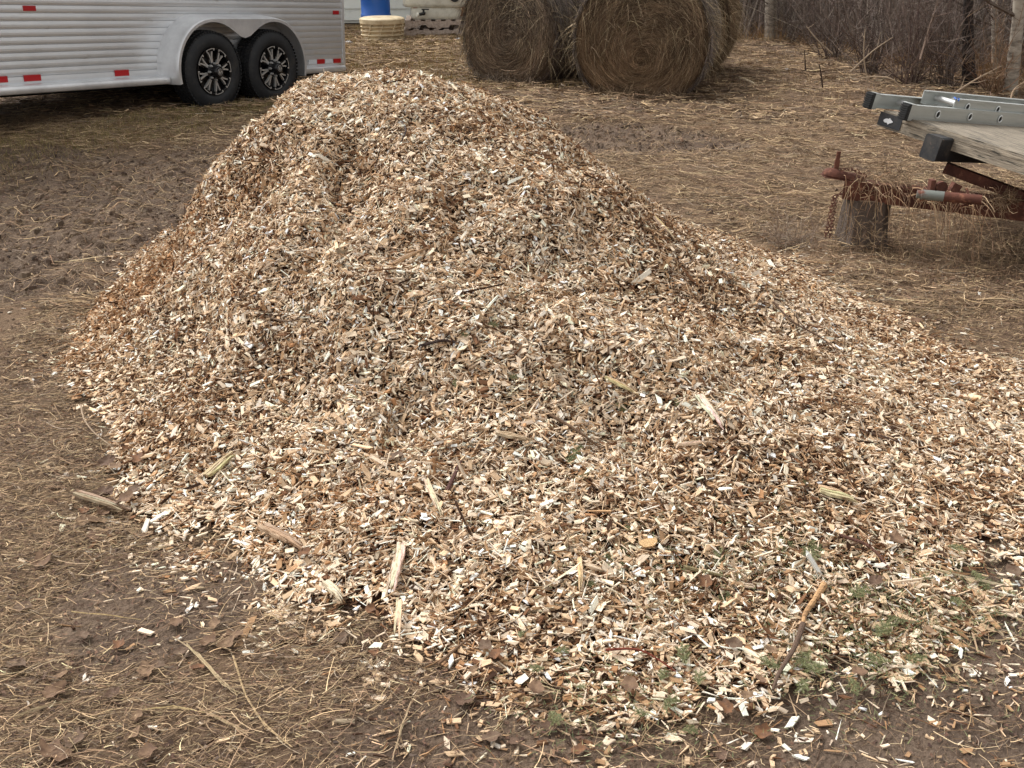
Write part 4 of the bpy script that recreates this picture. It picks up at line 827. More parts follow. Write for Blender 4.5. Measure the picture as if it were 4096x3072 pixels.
mb.add(vs, fs); slab(mb, cp0 - cy_ * .045 - cz_ * .012 + cx_ * .0, cx_ * Lc, cy_ * .09, cz_ * .004)
fpart(mb, 'coupler', 'rust', tongue, True)
mb = MB(); lv = cp0 + cx_ * .065 + cz_ * .02; mb.beam(lv, lv + Vector((.002, 0, .066)), .010, .026, up=(1, 0, .2)); mb.beam(lv + Vector((.002, 0, .060)), lv + Vector((.004, 0, .110)), .008, .021, up=(1, 0, .2)); fpart(mb, 'coupler_lever', 'rust', tongue)
mb = MB(); j0, j1 = at(3668, 776, 5.02), at(3925, 800, 4.92); mb.tube([j0, j0 * .94 + j1 * .06, j0 * .93 + j1 * .07, j1], [.020, .020, .025, .025], 16); fpart(mb, 'jack_tube', 'rust', tongue, True)
mb = MB(); mb.tube([j0 - (j1 - j0) * .005, j0 * .94 + j1 * .06, j0 * .93 + j1 * .07, j0 * .58 + j1 * .42], [.0205, .0205, .0256, .0256], 16); fpart(mb, 'jack_grey_sleeve', 'galv', tongue, True)
mb = MB(); jd = (j1 - j0).normalized(); c_ = j0.lerp(j1, .42) + Vector((0, .05, .035)); mb.lathe([(-.012, .001), (-.012, .030), (.012, .030), (.012, .001)], 20, c=c_); mb.box(c_ + Vector((-.05, 0, .01)), (.012, .02, .03)); mb.box(c_ + Vector((.07, 0, -.002)), (.022, .02, .022), Matrix.Rotation(.4, 3, 'Y'))
mb.tube([c_ + Vector((.115, -.03, 0)), c_ + Vector((.125, -.06, -.03)), c_ + Vector((.115, -.07, -.07)), c_ + Vector((.09, -.055, -.085))], .007, 8); fpart(mb, 'jack_bracket', 'rust', tongue)
def chain(mb, p0, p1, nl, drop):
    p0, p1 = Vector(p0), Vector(p1)
    for i in range(nl):
        t = (i + .5) / nl; c_ = p0.lerp(p1, t) - Vector((0, 0, drop * math.sin(PI * t))); t2 = t + .02; d_ = (p0.lerp(p1, t2) - Vector((0, 0, drop * math.sin(PI * t2))) - c_).normalized()
        s_ = d_.cross(Vector((1, 0, .3))).normalized()
        if i % 2: s_ = d_.cross(s_)
        hl = (p1 - p0).length / nl * .72; pts = [c_ + d_ * (hl * math.cos(a)) + s_ * (.009 * math.sin(a)) for a in [2 * PI * k / 10 for k in range(11)]]
        mb.tube(pts, .0026, 5, cap=False)
mb = MB(); k0 = cp0 + cx_ * .12 + cz_ * .03; chain(mb, k0 - cx_ * .05, k0 + cx_ * .1 - cy_ * .04, 8, -.02); chain(mb, k0 + cx_ * .08 - cy_ * .05, at(3335, 790, 5.36), 8, .01); chain(mb, at(3335, 790, 5.36), at(3302, 945, 5.30), 13, 0); chain(mb, at(3345, 790, 5.34), at(3318, 950, 5.24), 13, -.01)
fpart(mb, 'chain', 'rust', tongue)
# stump
st = gp(3445, 975); zs = at(3445, 775, st.y).z; mb = MB(); prf = []; nn = 52
rings = [(0, .150), (.05, .132), (.12, .122), (.2, .118), (zs, .115)]
vs = []
for z_, r_ in rings:
    for k in range(nn): a = 2 * PI * k / nn; rr = r_ * (1 + .07 * math.sin(5 * a + z_ * 4) + .05 * math.sin(11 * a + 2) + .035 * (k % 2)); vs.append((rr * math.cos(a), rr * math.sin(a), z_ - .02))
m_ = len(rings); mb.add(vs, [(i * nn + k, i * nn + (k + 1) % nn, (i + 1) * nn + (k + 1) % nn, (i + 1) * nn + k) for i in range(m_ - 1) for k in range(nn)], lin(96, 85, 77))
stump = empty('tree_stump', G(st)); tag(stump, 'grey cracked tree stump propping up the rusty tongue', 'stump')
mb.build('bark', M['bark'], stump, smooth=True)
mb = MB(); mb.lathe([(zs - .021, .114), (zs - .016, .10), (zs - .016, .001)], nn, 'Z', col=lin(120, 104, 88)); mb.build('cut_top', M['wood'], stump)
# ladder: base section (far and near rail) and the fly section nested in it
lad = empty('extension_ladder', B0); tag(lad, 'aluminium extension ladder with black rubber feet lying on the flatbed deck', 'ladder')
LA = (-DE).normalized(); W1 = .27; RH = .076
Rl = Matrix((LD, LA, DN)).transposed(); lad.matrix_world = Matrix.Translation(B0) @ Rl.to_4x4()
def channel(x0, x1, y, z0_, h, w_, sgn, name='rail', holes=None):   # C channel, web on the outside (sgn = side the flanges point to)
    mb = MB(); mb.box(((x0 + x1) / 2, y, z0_ + h / 2), ((x1 - x0) / 2, .0018, h / 2))
    for zz in (z0_ + .0018, z0_ + h - .0018): mb.box(((x0 + x1) / 2, y + sgn * (w_ / 2 + .0015), zz), ((x1 - x0) / 2, w_ / 2, .0018))
    for zz in (z0_ + h * .18, z0_ + h * .82): mb.box(((x0 + x1) / 2, y - sgn * .0022, zz), ((x1 - x0) / 2, .0012, .0022))
    return mb.build(name, M['ladder'], lad)
Ln = 3.4
channel(0, Ln, 0, 0, RH, .028, 1); channel(0, Ln, W1, 0, RH, .028, -1)
FX = .39
channel(FX, Ln, .030, .047, RH, .026, 1); channel(FX, Ln, W1 - .030, .047, RH, .026, -1)
def rungset(x0, y0, y1, zc, n_):
    for k in range(n_):
        x_ = x0 + .305 * k; mb = MB(); mb.tube([(x_, y0, zc), (x_, y1, zc)], .0165, 14); mb.build('rung', M['rung'], lad, smooth=True)
        mb = MB()                                          # flared rung end outside the near rail: a D-shaped ring round a painted dark disc
        ri = []
        for rr, yy in ((.018, y0 - .002), (.0225, y0 - .006), (.0180, y0 - .0085), (.0150, y0 - .005)):
            ri.append([(x_ + rr * math.cos(a), yy, zc + rr * max(math.sin(a), -2)) for a in [2 * PI * j / 18 for j in range(18)]])
        mb.add([p for r in ri for p in r], [(i * 18 + j, i * 18 + (j + 1) % 18, (i + 1) * 18 + (j + 1) % 18, (i + 1) * 18 + j) for i in range(3) for j in range(18)]); mb.build('rung_end', M['rungend'], lad, smooth=True)
        mb = MB(); mb.prism([(x_ + .0150 * math.cos(a), zc + .0150 * math.sin(a)) for a in [2 * PI * j / 14 for j in range(14)]], y0 - .0036, y0 - .0030); mb.build('rung_hole_shade', M['dark'], lad)  # near-black disc stands in for shade inside the hollow rung
rungset(.225, 0, W1, RH * .50, 10); rungset(FX + .13, .030, W1 - .03, RH * 1.12, 9)
for yy, sg in ((0, 1), (W1, -1)):
    mb = MB(); mb.box((-.018, yy + sg * .014, RH / 2), (.018, .024, RH / 2 + .005)); 
    mb.build('foot_bracket', M['ladder'], lad)
    mb = MB(); mb.box((-.046, yy + sg * .014, RH / 2), (.010, .024, RH / 2 + .006))
    for k in range(7): mb.box((-.060, yy + sg * .014, RH * (k + .5) / 7), (.007, .024, .0032))
    mb.build('rubber_foot', M['rubber'], lad)
mb = MB(); mb.tube([(FX - .01, .02, RH * 1.62), (FX + .01, .05, RH * 1.68), (FX + .03, .03, RH * 1.66), (FX, .01, RH * 1.55)], .004, 6); mb.build('blue_cord_end', M['blue'], lad)
# dead vines and weeds over the tongue
def vines():
    n = 150; parts = []
    s = rng.uniform(0, 1, n) ** .8; base = np.array([tuple(at(3380 + 560 * k, 742 + 90 * k, 5.40 - .34 * k)) for k in s]); base += rng.normal(0, .035, (n, 3)); base[:, 2] += .03
    grp = np.where(rng.random(n) < .5, 0, 1)
    a = rng.uniform(0, 2 * PI, n); L = rng.uniform(.10, .42, n); K = 7; t = np.linspace(0, 1, K)[None]
    out_ = rng.uniform(.2, .8, n); P = np.stack([base[:, 0:1] + (L * out_ * np.cos(a))[:, None] * t * .8, base[:, 1:2] - np.abs(L * out_ * np.sin(a))[:, None] * t * .7 - .05 * t, base[:, 2:3] + (rng.uniform(.0, .5, n) * L)[:, None] * t - (L * rng.uniform(.4, 1.5, n))[:, None] * t ** 2], -1)
    P += np.cumsum(rng.normal(0, .006, (n, K, 3)), 1); P[..., 2] = np.maximum(P[..., 2], gz(P[..., 0], P[..., 1]) + .01)
    parts.append(tubes(P, rng.uniform(.0010, .0028, n)[:, None] * np.linspace(1, .5, K)[None], vary(pal([(172, 142, 112), (140, 112, 88), (196, 170, 138), (112, 88, 70)], [.3, .35, .15, .2], n), .15)))
    # fuzzy seed heads and fine tangle
    n = 1100; c = rng.integers(0, 5, n); cs = np.array([tuple(at(*p)) for p in ((3500, 725, 5.36), (3600, 720, 5.33), (3470, 930, 5.22), (4010, 800, 5.1), (4000, 980, 4.92))])
    sp = np.array([.08, .05, .10, .05, .09])[c]; p = cs[c] + rng.normal(0, 1, (n, 3)) * sp[:, None] * np.array([1, .6, .6]); p[:, 2] = np.maximum(p[:, 2], .02)
    d = rng.normal(0, 1, (n, 3)); d /= np.linalg.norm(d, axis=1, keepdims=True); L = rng.uniform(.02, .09, n); t = np.linspace(-.5, .5, 4)[None, :, None]
    P = p[:, None] + d[:, None] * t * L[:, None, None] + rng.normal(0, .2, (n, 1, 3)) * (t ** 2) * L[:, None, None] * 3
    parts.append(tubes(P, np.tile(np.array([.0009, .0011, .0009, .0006]), (n, 1)), vary(pal([(150, 126, 100), (118, 98, 80), (172, 148, 118), (96, 78, 64)], [1, 1, .5, .7], n), .2)))
    # weeds in the ground round stump and frame
    n = 9000; x = rng.uniform(1.3, 3.4, n); y = rng.uniform(3.7, 6.2, n); k = (pile_t(x, y)[0] > 1.1) & (rng.random(n) < np.exp(-((y - 5.05 + .35 * (x - 2.2)) / .5) ** 2)); x, y = x[k], y[k]; n = len(x)
    parts.append(upright(x, y, rng.uniform(.03, .13, n), rng.uniform(.0014, .0032, n), vary(pal([(150, 124, 98), (118, 98, 78), (176, 150, 118), (98, 80, 66), (112, 104, 76)], [1, 1, .5, .8, .3], n), .2), 1.0, K=5))
    V, F, c = join(parts); tag(npmesh('dead_vines', V, F, M['grass'], col=c), 'tangle of dry vines and dead weeds draped over the rusty tongue and stump', 'dead vines', kind='stuff')
vines()

# ------------------------------------------------------------------ things lying on the heap and on the ground
def frame(p, yaw, tilt=None):                              # matrix laying local +Z along the surface there
    e = .04; x, y = p.x, p.y; n_ = Vector((-(float(surf(x + e, y)) - float(surf(x - e, y))) / (2 * e), -(float(surf(x, y + e)) - float(surf(x, y - e))) / (2 * e), 1)).normalized()
    a = Vector((math.cos(yaw), math.sin(yaw), 0)); a = (a - n_ * a.dot(n_)).normalized(); b = n_.cross(a)
    return Matrix(((a.x, b.x, n_.x, p.x), (a.y, b.y, n_.y, p.y), (a.z, b.z, n_.z, p.z), (0, 0, 0, 1)))
def lift(p, h=.03): return Vector((p.x, p.y, p.z + h))
# big splinters: two ends in the photo
def splinter(label, x0, y0, x1, y1, wpx, colr, seed):
    p0, p1 = on_pile(x0, y0), on_pile(x1, y1); p0, p1 = lift(p0, .034), lift(p1, .034); mid = (p0 + p1) / 2; L = (p1 - p0).length; rs = random.Random(seed)
    wd = wpx / FPX * (mid - Vector((0, 0, CAM_H))).length; m_ = MB(); K = 9; nlam = 3
    for l in range(nlam):                                  # a few laminated slivers, ragged at the ends
        a0 = -.5 + rs.uniform(0, .06); a1 = .5 - (0, .10, .24)[(l + seed) % 3] * rs.uniform(.5, 1.3); off = (l - (nlam - 1) / 2) * wd * .3; vs = []
        for i in range(K):
            t = a0 + (a1 - a0) * i / (K - 1); e_ = 1 - (max(2 * i / (K - 1) - 1, 0) ** 5) * rs.uniform(.3, .9); hw = wd * .20 * e_ * rs.uniform(.75, 1.2) * (1.25 - .5 * (i / (K - 1))); yy = off * (1 + .3 * t) + .03 * wd * math.sin(t * 5 + seed) + rs.uniform(-.03, .03) * wd; zz = .002 * math.sin(t * 6 + l); th = .0022 * e_ + .001
            vs += [(t * L, yy - hw, zz), (t * L, yy + hw, zz), (t * L, yy + hw * .8, zz + th * 2), (t * L, yy - hw * .8, zz + th * 2.4)]
        fs = [(i * 4 + k, i * 4 + (k + 1) % 4, (i + 1) * 4 + (k + 1) % 4, (i + 1) * 4 + k) for i in range(K - 1) for k in range(4)] + [(0, 1, 2, 3), tuple((K - 1) * 4 + k for k in range(4))]
        m_.add(vs, fs, lin(*[min(255, c_ * rs.uniform(.94, 1.04)) for c_ in colr]))
    o = m_.build('wood_splinter', M['wood']); x_ = (p1 - p0).normalized(); y_ = Vector((0, 0, 1)).cross(x_).normalized(); z_ = x_.cross(y_)
    o.matrix_world = Matrix(((x_.x, y_.x, z_.x, mid.x), (x_.y, y_.y, z_.y, mid.y), (x_.z, y_.z, z_.z, mid.z), (0, 0, 0, 1))); tag(o, label, 'wood splinter'); return o
CR = (226, 208, 180); TN = (188, 158, 124); GY = (164, 148, 126)
for i, a in enumerate([
    ('longest whitish splinter standing upright at the lower middle of the heap', 1610, 2215, 1560, 2440, 42, CR),
    ('short whitish splinter just below the longest upright one', 1600, 2440, 1590, 2600, 26, CR),
    ('bright cream splinter slanting down the right middle of the heap', 2790, 1620, 2890, 1760, 34, (236, 222, 196)),
    ('wide pale splinter with ragged ends at the right of the heap', 3265, 1995, 3420, 2045, 56, (206, 186, 152)),
    ('weathered grey splinter lying at the left foot of the heap by the dead leaves', 310, 2010, 520, 2085, 34, GY),
    ('grey brown broken stick end at the lower left edge of the chips', 1055, 2145, 1215, 2240, 46, (172, 150, 122)),
    ('pale flat splinter beside the bare patch at the lower left edge', 1305, 2375, 1385, 2455, 34, CR),
    ('pale fibrous splinter slanting up right on the left of the heap', 830, 1945, 945, 1850, 40, (198, 176, 140)),
    ('thin cream splinter pointing down near the bottom middle of the heap', 1705, 1960, 1770, 2120, 22, CR),
    ('light brown splinter high on the heap, left of its middle', 1400, 950, 1440, 1080, 22, TN),
    ('long tan splinter slanting in the hollow at the middle of the heap', 1560, 1100, 1720, 1030, 18, TN),
    ('narrow cream splinter above the two wide chips at the right middle', 2420, 1550, 2560, 1630, 18, (214, 192, 156)),
    ('thin upright cream splinter near the orange leaf', 2315, 2270, 2325, 2420, 20, (226, 200, 160)),
    ('pale curled splinter lying crosswise left of the middle', 1985, 1775, 2120, 1805, 28, (188, 166, 134)),
    ('narrow tan splinter slanting on the right shoulder of the heap', 2610, 900, 2700, 1000, 18, (220, 198, 160)),
    ('cream splinter lying crosswise on the right side below the bright one', 2710, 1820, 2860, 1815, 14, CR),
]): splinter(*a, seed=i + 3)
# twigs and branches
def twig(label, pts_px, r, colr, hgt=.03, name='twig', twigs=0):
    P = [lift(on_pile(*p), hgt + (.012 if 0 < i < len(pts_px) - 1 else 0)) for i, p in enumerate(pts_px)]
    return arching(name, label, 'twig' if name == 'twig' else 'branch', P, r, colr, n=7, twigs=twigs)
BK = (92, 72, 58)
tbr = empty('branch'); tag(tbr, 'dark branch with a bare orange upper end lying across the lower right of the heap', 'branch')
P = [lift(on_pile(*p), .034) for p in ((3290, 2385), (3255, 2440), (3215, 2500), (3205, 2540))]; arching('bare_end', None, None, P, .0095, (190, 150, 108), 'wood', 9, 0, tbr)
P = [lift(on_pile(*p), .034) for p in ((3205, 2540), (3170, 2640), (3110, 2740), (3085, 2810))]; arching('bark_end', None, None, P, .0075, (96, 78, 66), 'bark', 8, 1, tbr)
for a in [
    ('long dark twig running down the right shoulder of the heap', [(3090, 1240), (3170, 1330), (3290, 1400), (3380, 1470)], .0045, BK, .03, 'twig', 4),
    ('thin brown twig stretching across the bottom middle edge', [(1755, 2700), (1880, 2610), (1990, 2510)], .004, (112, 88, 68)),
    ('short thick grey twig just right of the middle of the heap', [(2120, 1350), (2150, 1320)], .008, (128, 112, 94)),
    ('green brown stick with cut end beside fir sprigs near the bottom', [(2730, 2310), (2890, 2345)], .0065, (128, 116, 86)),
    ('dark twig lying in the black hollow left of the middle', [(1680, 1420), (1780, 1410), (1850, 1420)], .006, (58, 46, 42)),
    ('grey stick slanting at the left middle of the heap', [(1030, 1290), (1180, 1330), (1270, 1200)], .004, (112, 94, 78), .03, 'twig', 2),
    ('thin dark twig near the summit of the heap', [(1610, 520), (1625, 570), (1600, 610)], .005, (76, 66, 62)),
    ('twig sticking up from the very top of the heap at the right', [(1690, 300), (1735, 262)], .004, (96, 74, 60), .035),
    ('dark stick standing on the right of the middle slope', [(1790, 2000), (1850, 1870)], .007, (92, 66, 60)),
    ('red brown twig lying near the bottom right sprigs', [(2420, 2640), (2560, 2660), (2700, 2730)], .0035, (118, 62, 48), .03, 'twig', 3),
    ('thin pale twig lying on the left foot of the heap', [(330, 1650), (345, 1720), (390, 1780), (470, 1830)], .0035, (158, 138, 116), .03, 'twig', 3),
    ('dark twig at the lower right beside the bare mud', [(3350, 2180), (3470, 2240), (3560, 2330)], .0055, (94, 66, 56), .03, 'twig', 1),
    ('short dark stick lying left of the brown leaf at the right', [(3480, 1770), (3590, 1800)], .006, (90, 70, 58)),
    ('curved brown twig lying on the centre right slope', [(2190, 1690), (2330, 1790), (2420, 1850)], .005, (104, 82, 64), .03, 'twig', 2),
    ('thin twig poking out of the heap where it meets the grass at the back right', [(2010, 372), (2055, 335)], .004, (120, 98, 78), .035),
]: twig(*a)
# dry stalks in the lower left grass
def stalk(label, pts_px, r, colr):
    P = [lift(on_pile(*p), .012) for p in pts_px]; rs = random.Random(int(pts_px[0][0])); pl = []
    for f in range(6 if r > .004 else 2):
        ofs = [Vector((rs.uniform(-1, 1), rs.uniform(-1, 1), rs.uniform(0, .8))) * r * 1.1 for _ in P]; a = rs.uniform(0, .35) if f else 0; b = rs.uniform(.65, 1) if f else 1; q = []
        for k in range(9):
            t = (a + (b - a) * k / 8) * (len(P) - 1); i = min(int(t), len(P) - 2); u = t - i
            q.append(tuple(P[i].lerp(P[i + 1], u) + ofs[i].lerp(ofs[i + 1], u) + Vector((rs.uniform(-1, 1), rs.uniform(-1, 1), 0)) * r * .5))
        pl.append(q)
    pl = np.array(pl); V, F, c = tubes(pl, np.full(pl.shape[:2], r * (.42 if len(pl) > 2 else .8)) * np.linspace(1, .5, 9)[None], vary(np.tile(np.array(lin(*colr)), (len(pl), 1)), .14), 4)
    return tag(npmesh('dry_stalk', V, F, M['bark'], col=c), label, 'stalk')
for a in [
    ('pale split dry stalk slanting down right at the lower left corner', [(700, 2565), (800, 2640), (900, 2760), (960, 2800)], .0042, (176, 156, 126)),
    ('long thin dry stalk crossing the slanting split one', [(940, 2640), (985, 2800), (1060, 2920), (1180, 3010)], .0032, (168, 146, 112)),
    ('straight dry stalk lying level at the lower left', [(560, 2860), (700, 2850), (830, 2870)], .003, (186, 164, 124)),
    ('flattened fibrous stalk below the level one', [(790, 2850), (880, 2900), (1000, 2960)], .0055, (164, 142, 112)),
    ('pale leaf blade curving at the far lower left', [(40, 2900), (140, 2860), (260, 2830), (330, 2810)], .0045, (172, 152, 122)),
    ('thin dry stalk lying level above the bare patch edge', [(290, 2465), (430, 2475), (570, 2495)], .0026, (186, 160, 118)),
    ('thin bent grass stem standing at the bottom edge below the chips', [(1640, 2830), (1600, 2940), (1570, 3060)], .0028, (176, 156, 124)),
    ('pale forked stalk lying at the bottom middle below the chips', [(2130, 2950), (2250, 2910), (2330, 2930)], .003, (190, 170, 134)),
]: stalk(*a)
for o in bpy.data.objects:
    if o.name.startswith('dry_stalk'): o['category'] = 'stalk'
# dead leaves
def leaf_mesh(seed, nm='dead_leaf'):
    rs = random.Random(seed); n_ = 22; vs = [(0, 0, .002)]; ring = []
    for rr in (.5, 1.0):
        for k in range(n_):
            a = 2 * PI * k / n_; r_ = rr * (1 + (.10 * math.sin(5 * a + seed) + .06 * math.sin(3 * a) + rs.uniform(-.10, .10)) * rr) * (1 + .25 * math.cos(a)); x_, y_ = r_ * math.cos(a), r_ * .82 * math.sin(a)
            vs.append((x_, y_, .22 * abs(y_) * (1 + rs.random()) * rr + .24 * x_ * x_ * rs.uniform(.2, 1) + .10 * math.sin(3 * a + seed) * rr))
    fs = [(0, 1 + k, 1 + (k + 1) % n_) for k in range(n_)] + [(1 + k, 1 + n_ + k, 1 + n_ + (k + 1) % n_, 1 + (k + 1) % n_) for k in range(n_)]
    mb = MB(); cl = [(122, 97, 76), (102, 82, 68), (138, 113, 88), (110, 92, 76), (124, 88, 62)][seed % 5]; mb.add(vs, fs, lin(*cl)); mb.tube([(-.7, 0, .01), (-1.3, .1, .02), (-1.7, .05, .0)], .035, 5, col=lin(96, 70, 54))
    o = mb.build(nm, M['leaf'], smooth=True); return o
LM = [leaf_mesh(k) for k in range(6)]; used = [False] * 6
def leaf(label, px, py, size, group=None, k=None, yaw=None, hgt=.032):
    k = random.randrange(6) if k is None else k; p = on_pile(px, py); o = LM[k]
    if used[k]: o = LM[k].copy(); C.objects.link(o)
    used[k] = True; sc_ = .86 * size / FPX * (p - Vector((0, 0, CAM_H))).length / 2
    o.matrix_world = frame(lift(p, hgt if pile_t(p.x, p.y)[0] < 1 else .014), random.uniform(0, 6.28) if yaw is None else yaw) @ Matrix.Rotation(random.uniform(-.3, .3), 4, 'X') @ Matrix.Diagonal((sc_, sc_, sc_, 1))
    for key in ('group',):
        if key in o: del o[key]
    tag(o, label, 'leaf', group); return o
for px, py, s in [(430, 1885, 70), (475, 1905, 60), (560, 1875, 66), (410, 1990, 80), (450, 2010, 86), (520, 2030, 80), (545, 1995, 60), (400, 2105, 80), (330, 2110, 64), (420, 2060, 70), (600, 2155, 50), (380, 2170, 60)]:
    leaf('brown dead leaf in the cluster at the left foot of the chip heap', px, py, s, 'dead leaves at the left foot of the heap')
for px, py, s in [(830, 2590, 70), (900, 2600, 80), (930, 2560, 74), (800, 2690, 60), (590, 2710, 80), (640, 2680, 60), (700, 2510, 60), (210, 2790, 90), (260, 2720, 60), (300, 2990, 90), (210, 3030, 100), (530, 2970, 70), (590, 3040, 80), (170, 2270, 90), (720, 2630, 60), (480, 2600, 60), (330, 2560, 60), (90, 2450, 70), (60, 2680, 80), (450, 2800, 60), (260, 3050, 80), (860, 2520, 60), (340, 2060, 50)]:
    leaf('brown dead leaf flattened in the dry grass at the lower left', px, py, s, 'dead leaves in the lower left grass')
for px, py, s in [(1860, 2815, 90), (1990, 2660, 70), (1935, 2625, 66), (2140, 2790, 80), (1370, 2580, 70), (1960, 2980, 90), (2200, 2930, 60), (2310, 3030, 80), (2060, 2990, 60), (1480, 2480, 50), (1500, 2630, 50), (1900, 2720, 46)]:
    leaf('brown dead leaf along the bottom edge of the heap', px, py, s, 'dead leaves along the bottom edge of the heap')
for px, py, s in [(2510, 2780, 80), (2940, 2620, 70), (3490, 2370, 70), (3090, 2650, 60), (3040, 2950, 76), (3720, 2130, 60), (3570, 2190, 80), (3420, 2730, 60), (2990, 2830, 60), (3700, 2560, 50), (2900, 2900, 70), (2880, 3040, 60), (3030, 2760, 50), (4050, 2330, 60)]:
    leaf('dull brown dead leaf among the chips at the lower right', px, py, s, 'dead leaves among the lower right chips')
leaf('dark brown leaf standing curled at the left edge of the heap', 240, 1330, 44, k=1, hgt=.04); leaf('red brown curled leaf beside the green brown stick', 2815, 2375, 76, k=4)
leaf('dark purple brown curled leaf on the left lower middle slope', 1575, 1870, 84, k=3); leaf('brown leaf alone on the right side of the heap', 3655, 1310, 40, k=0)
leaf('reddish leaf at the lower left edge beside the broken stick end', 1215, 2255, 60, k=4)
leaf('pale grey leaf in the grass at the lower left', 550, 2890, 56, k=2)
mb = MB(); rs = random.Random(4); pts = [(1.0 * math.cos(a) * (1 + rs.uniform(-.07, .07)), .72 * math.sin(a) * (1 + rs.uniform(-.07, .07)) if math.sin(a) < 0 else .42 * math.sin(a)) for a in [2 * PI * k / 20 for k in range(20)]]
mb.prism(pts, 0, .18, 'Z', col=lin(222, 184, 134)); o = mb.build('wood_slab', M['wood']); p = on_pile(2590, 2215); s_ = 36 / FPX * (p - cam.location).length
o.matrix_world = frame(lift(p, .036), .1) @ Matrix.Diagonal((s_, s_, s_, 1)); tag(o, 'flat bright orange yellow slice of wood on the lower right slope', 'wood slice')
# fir sprigs
def sprig_mesh(seed):
    rs = np.random.default_rng(seed); parts = []
    twigs_ = [((0, 0), (1, 0))] + [((t, 0), (t + .30, s * .26)) for t, s in ((.2, 1), (.28, -1), (.5, 1), (.6, -1))]
    for (x0, y0), (x1, y1) in twigs_:
        n = 34 if x0 == 0 else 20; t = np.linspace(.05, 1, n); d = np.array([x1 - x0, y1 - y0]); L = np.linalg.norm(d); d = d / L; pr = np.array([-d[1], d[0]])
        P0 = np.array([[x0, y0, .04], [x0 + d[0] * L / 2, y0 + d[1] * L / 2, .07], [x1, y1, .03]])[None]; parts.append(tubes(P0, np.full((1, 3), .012), np.array([lin(96, 84, 58)]), 4))
        for s in (-1, 1):
            b_ = np.stack([x0 + d[0] * L * t, y0 + d[1] * L * t, np.full(n, .06)], -1); nl = .13 * (1 - .4 * t) * rs.uniform(.7, 1.1, n); dv = d[None] * .45 + pr[None] * s + rs.normal(0, .12, (n, 2))
            e_ = b_ + np.concatenate([dv * nl[:, None], rs.uniform(-.02, .10, (n, 1)) * .8], 1); P = np.stack([b_, (b_ + e_) / 2 + [0, 0, .02], e_], 1); c_ = np.array([lin(112, 114, 76)]) * rs.uniform(.55, 1.35, (n, 1))
            sd_ = np.zeros_like(P); sd_[..., 0] = d[0]; sd_[..., 1] = d[1]; parts.append(ribbons(P, np.full(n, .026), c_, side=sd_, taper=(1, .4)))
    V, F, c = join(parts); return npmesh('fir_sprig', V, F, M['fir'], col=c)
SM = [sprig_mesh(k) for k in range(4)]; su = [False] * 4
def sprig(label, px, py, size, group):
    k = random.randrange(4); o = SM[k]
    if su[k]: o = SM[k].copy(); C.objects.link(o)
    su[k] = True; p = on_pile(px, py); s = .92 * random.uniform(.7, 1.2) * size / FPX * (p - cam.location).length
    o.matrix_world = frame(lift(p, random.uniform(.014, .026)), random.uniform(0, 6.28)) @ Matrix.Rotation(random.uniform(-.3, .3), 4, 'Y') @ Matrix.Diagonal((s, s, s, 1)); tag(o, label, 'sprig', group)
for px, py, s in [(3080, 2185, 110), (3200, 2220, 120), (3240, 2180, 90), (3330, 2360, 120), (3380, 2430, 120), (3420, 2480, 110), (3620, 2510, 90), (3660, 2450, 80), (3780, 2420, 90), (3880, 2310, 90), (3920, 2330, 70), (3500, 2590, 100), (3240, 2640, 90), (3200, 2740, 110), (3310, 2700, 110), (3390, 2740, 100), (3560, 2690, 90), (3700, 2660, 80), (3780, 2220, 70), (3620, 2080, 70), (2870, 2300, 100), (2900, 2380, 80), (3160, 2580, 60), (3480, 2220, 60), (3120, 2720, 90)]:
    sprig('dull green fir sprig among the chips at the lower right of the heap', px, py, s, 'fir sprigs in the lower right chips')
for px, py, s in [(2210, 2640, 80), (2180, 2700, 70), (2080, 2590, 70), (2420, 2230, 90), (2500, 2200, 80), (2390, 2360, 80), (2480, 2300, 60), (2200, 2880, 90), (2590, 2900, 90), (2650, 2870, 80), (2740, 2700, 90), (2790, 2780, 90), (2300, 2790, 60), (2640, 2760, 70), (2530, 2150, 60), (2280, 1890, 110), (2350, 1930, 80), (2720, 2960, 60)]:
    sprig('green fir sprig near the bottom middle of the heap', px, py, s, 'fir sprigs near the bottom middle')
for px, py, s in [(2400, 1240, 60), (1950, 1330, 50), (2450, 1640, 80), (1840, 1580, 60), (1860, 1260, 40), (2340, 1090, 36), (1690, 1340, 40), (2700, 1620, 50), (1880, 1370, 44), (3200, 1950, 60), (2080, 1530, 40)]:
    sprig('small green fir sprig tucked in the chips on the middle slope', px, py, s, 'fir sprigs on the middle slope')
def needles():
    n = 5200; a = rng.normal(0, 1, (n, 2)); c = np.array([(p.x, p.y) for p in [on_pile(*q) for q in ((3150, 2220), (3420, 2450), (3300, 2700), (3700, 2450), (3820, 2380), (2450, 2250), (2500, 2850), (3550, 2620), (2860, 2330))]])
    p = c[rng.integers(0, len(c), n)] + a * np.array([.13, .10]); yaw = rng.uniform(0, PI, n); L = rng.uniform(.008, .022, n); t = np.linspace(-.5, .5, 3)[None]
    z = surf(p[:, 0], p[:, 1]) + rng.uniform(.010, .034, n); P = np.stack([p[:, 0:1] + t * (L * np.cos(yaw))[:, None], p[:, 1:2] + t * (L * np.sin(yaw))[:, None], z[:, None] + rng.normal(0, .3, (n, 1)) * t * L[:, None]], -1)
    V, F, c_ = ribbons(P, rng.uniform(.0014, .0026, n), vary(pal([(104, 108, 70), (88, 96, 62), (126, 122, 84)], [1, 1, .7], n), .2)); tag(npmesh('fir_needles', V, F, M['fir'], col=c_), 'loose olive green fir needles strewn through the lower chips', 'needles', kind='stuff')
needles()
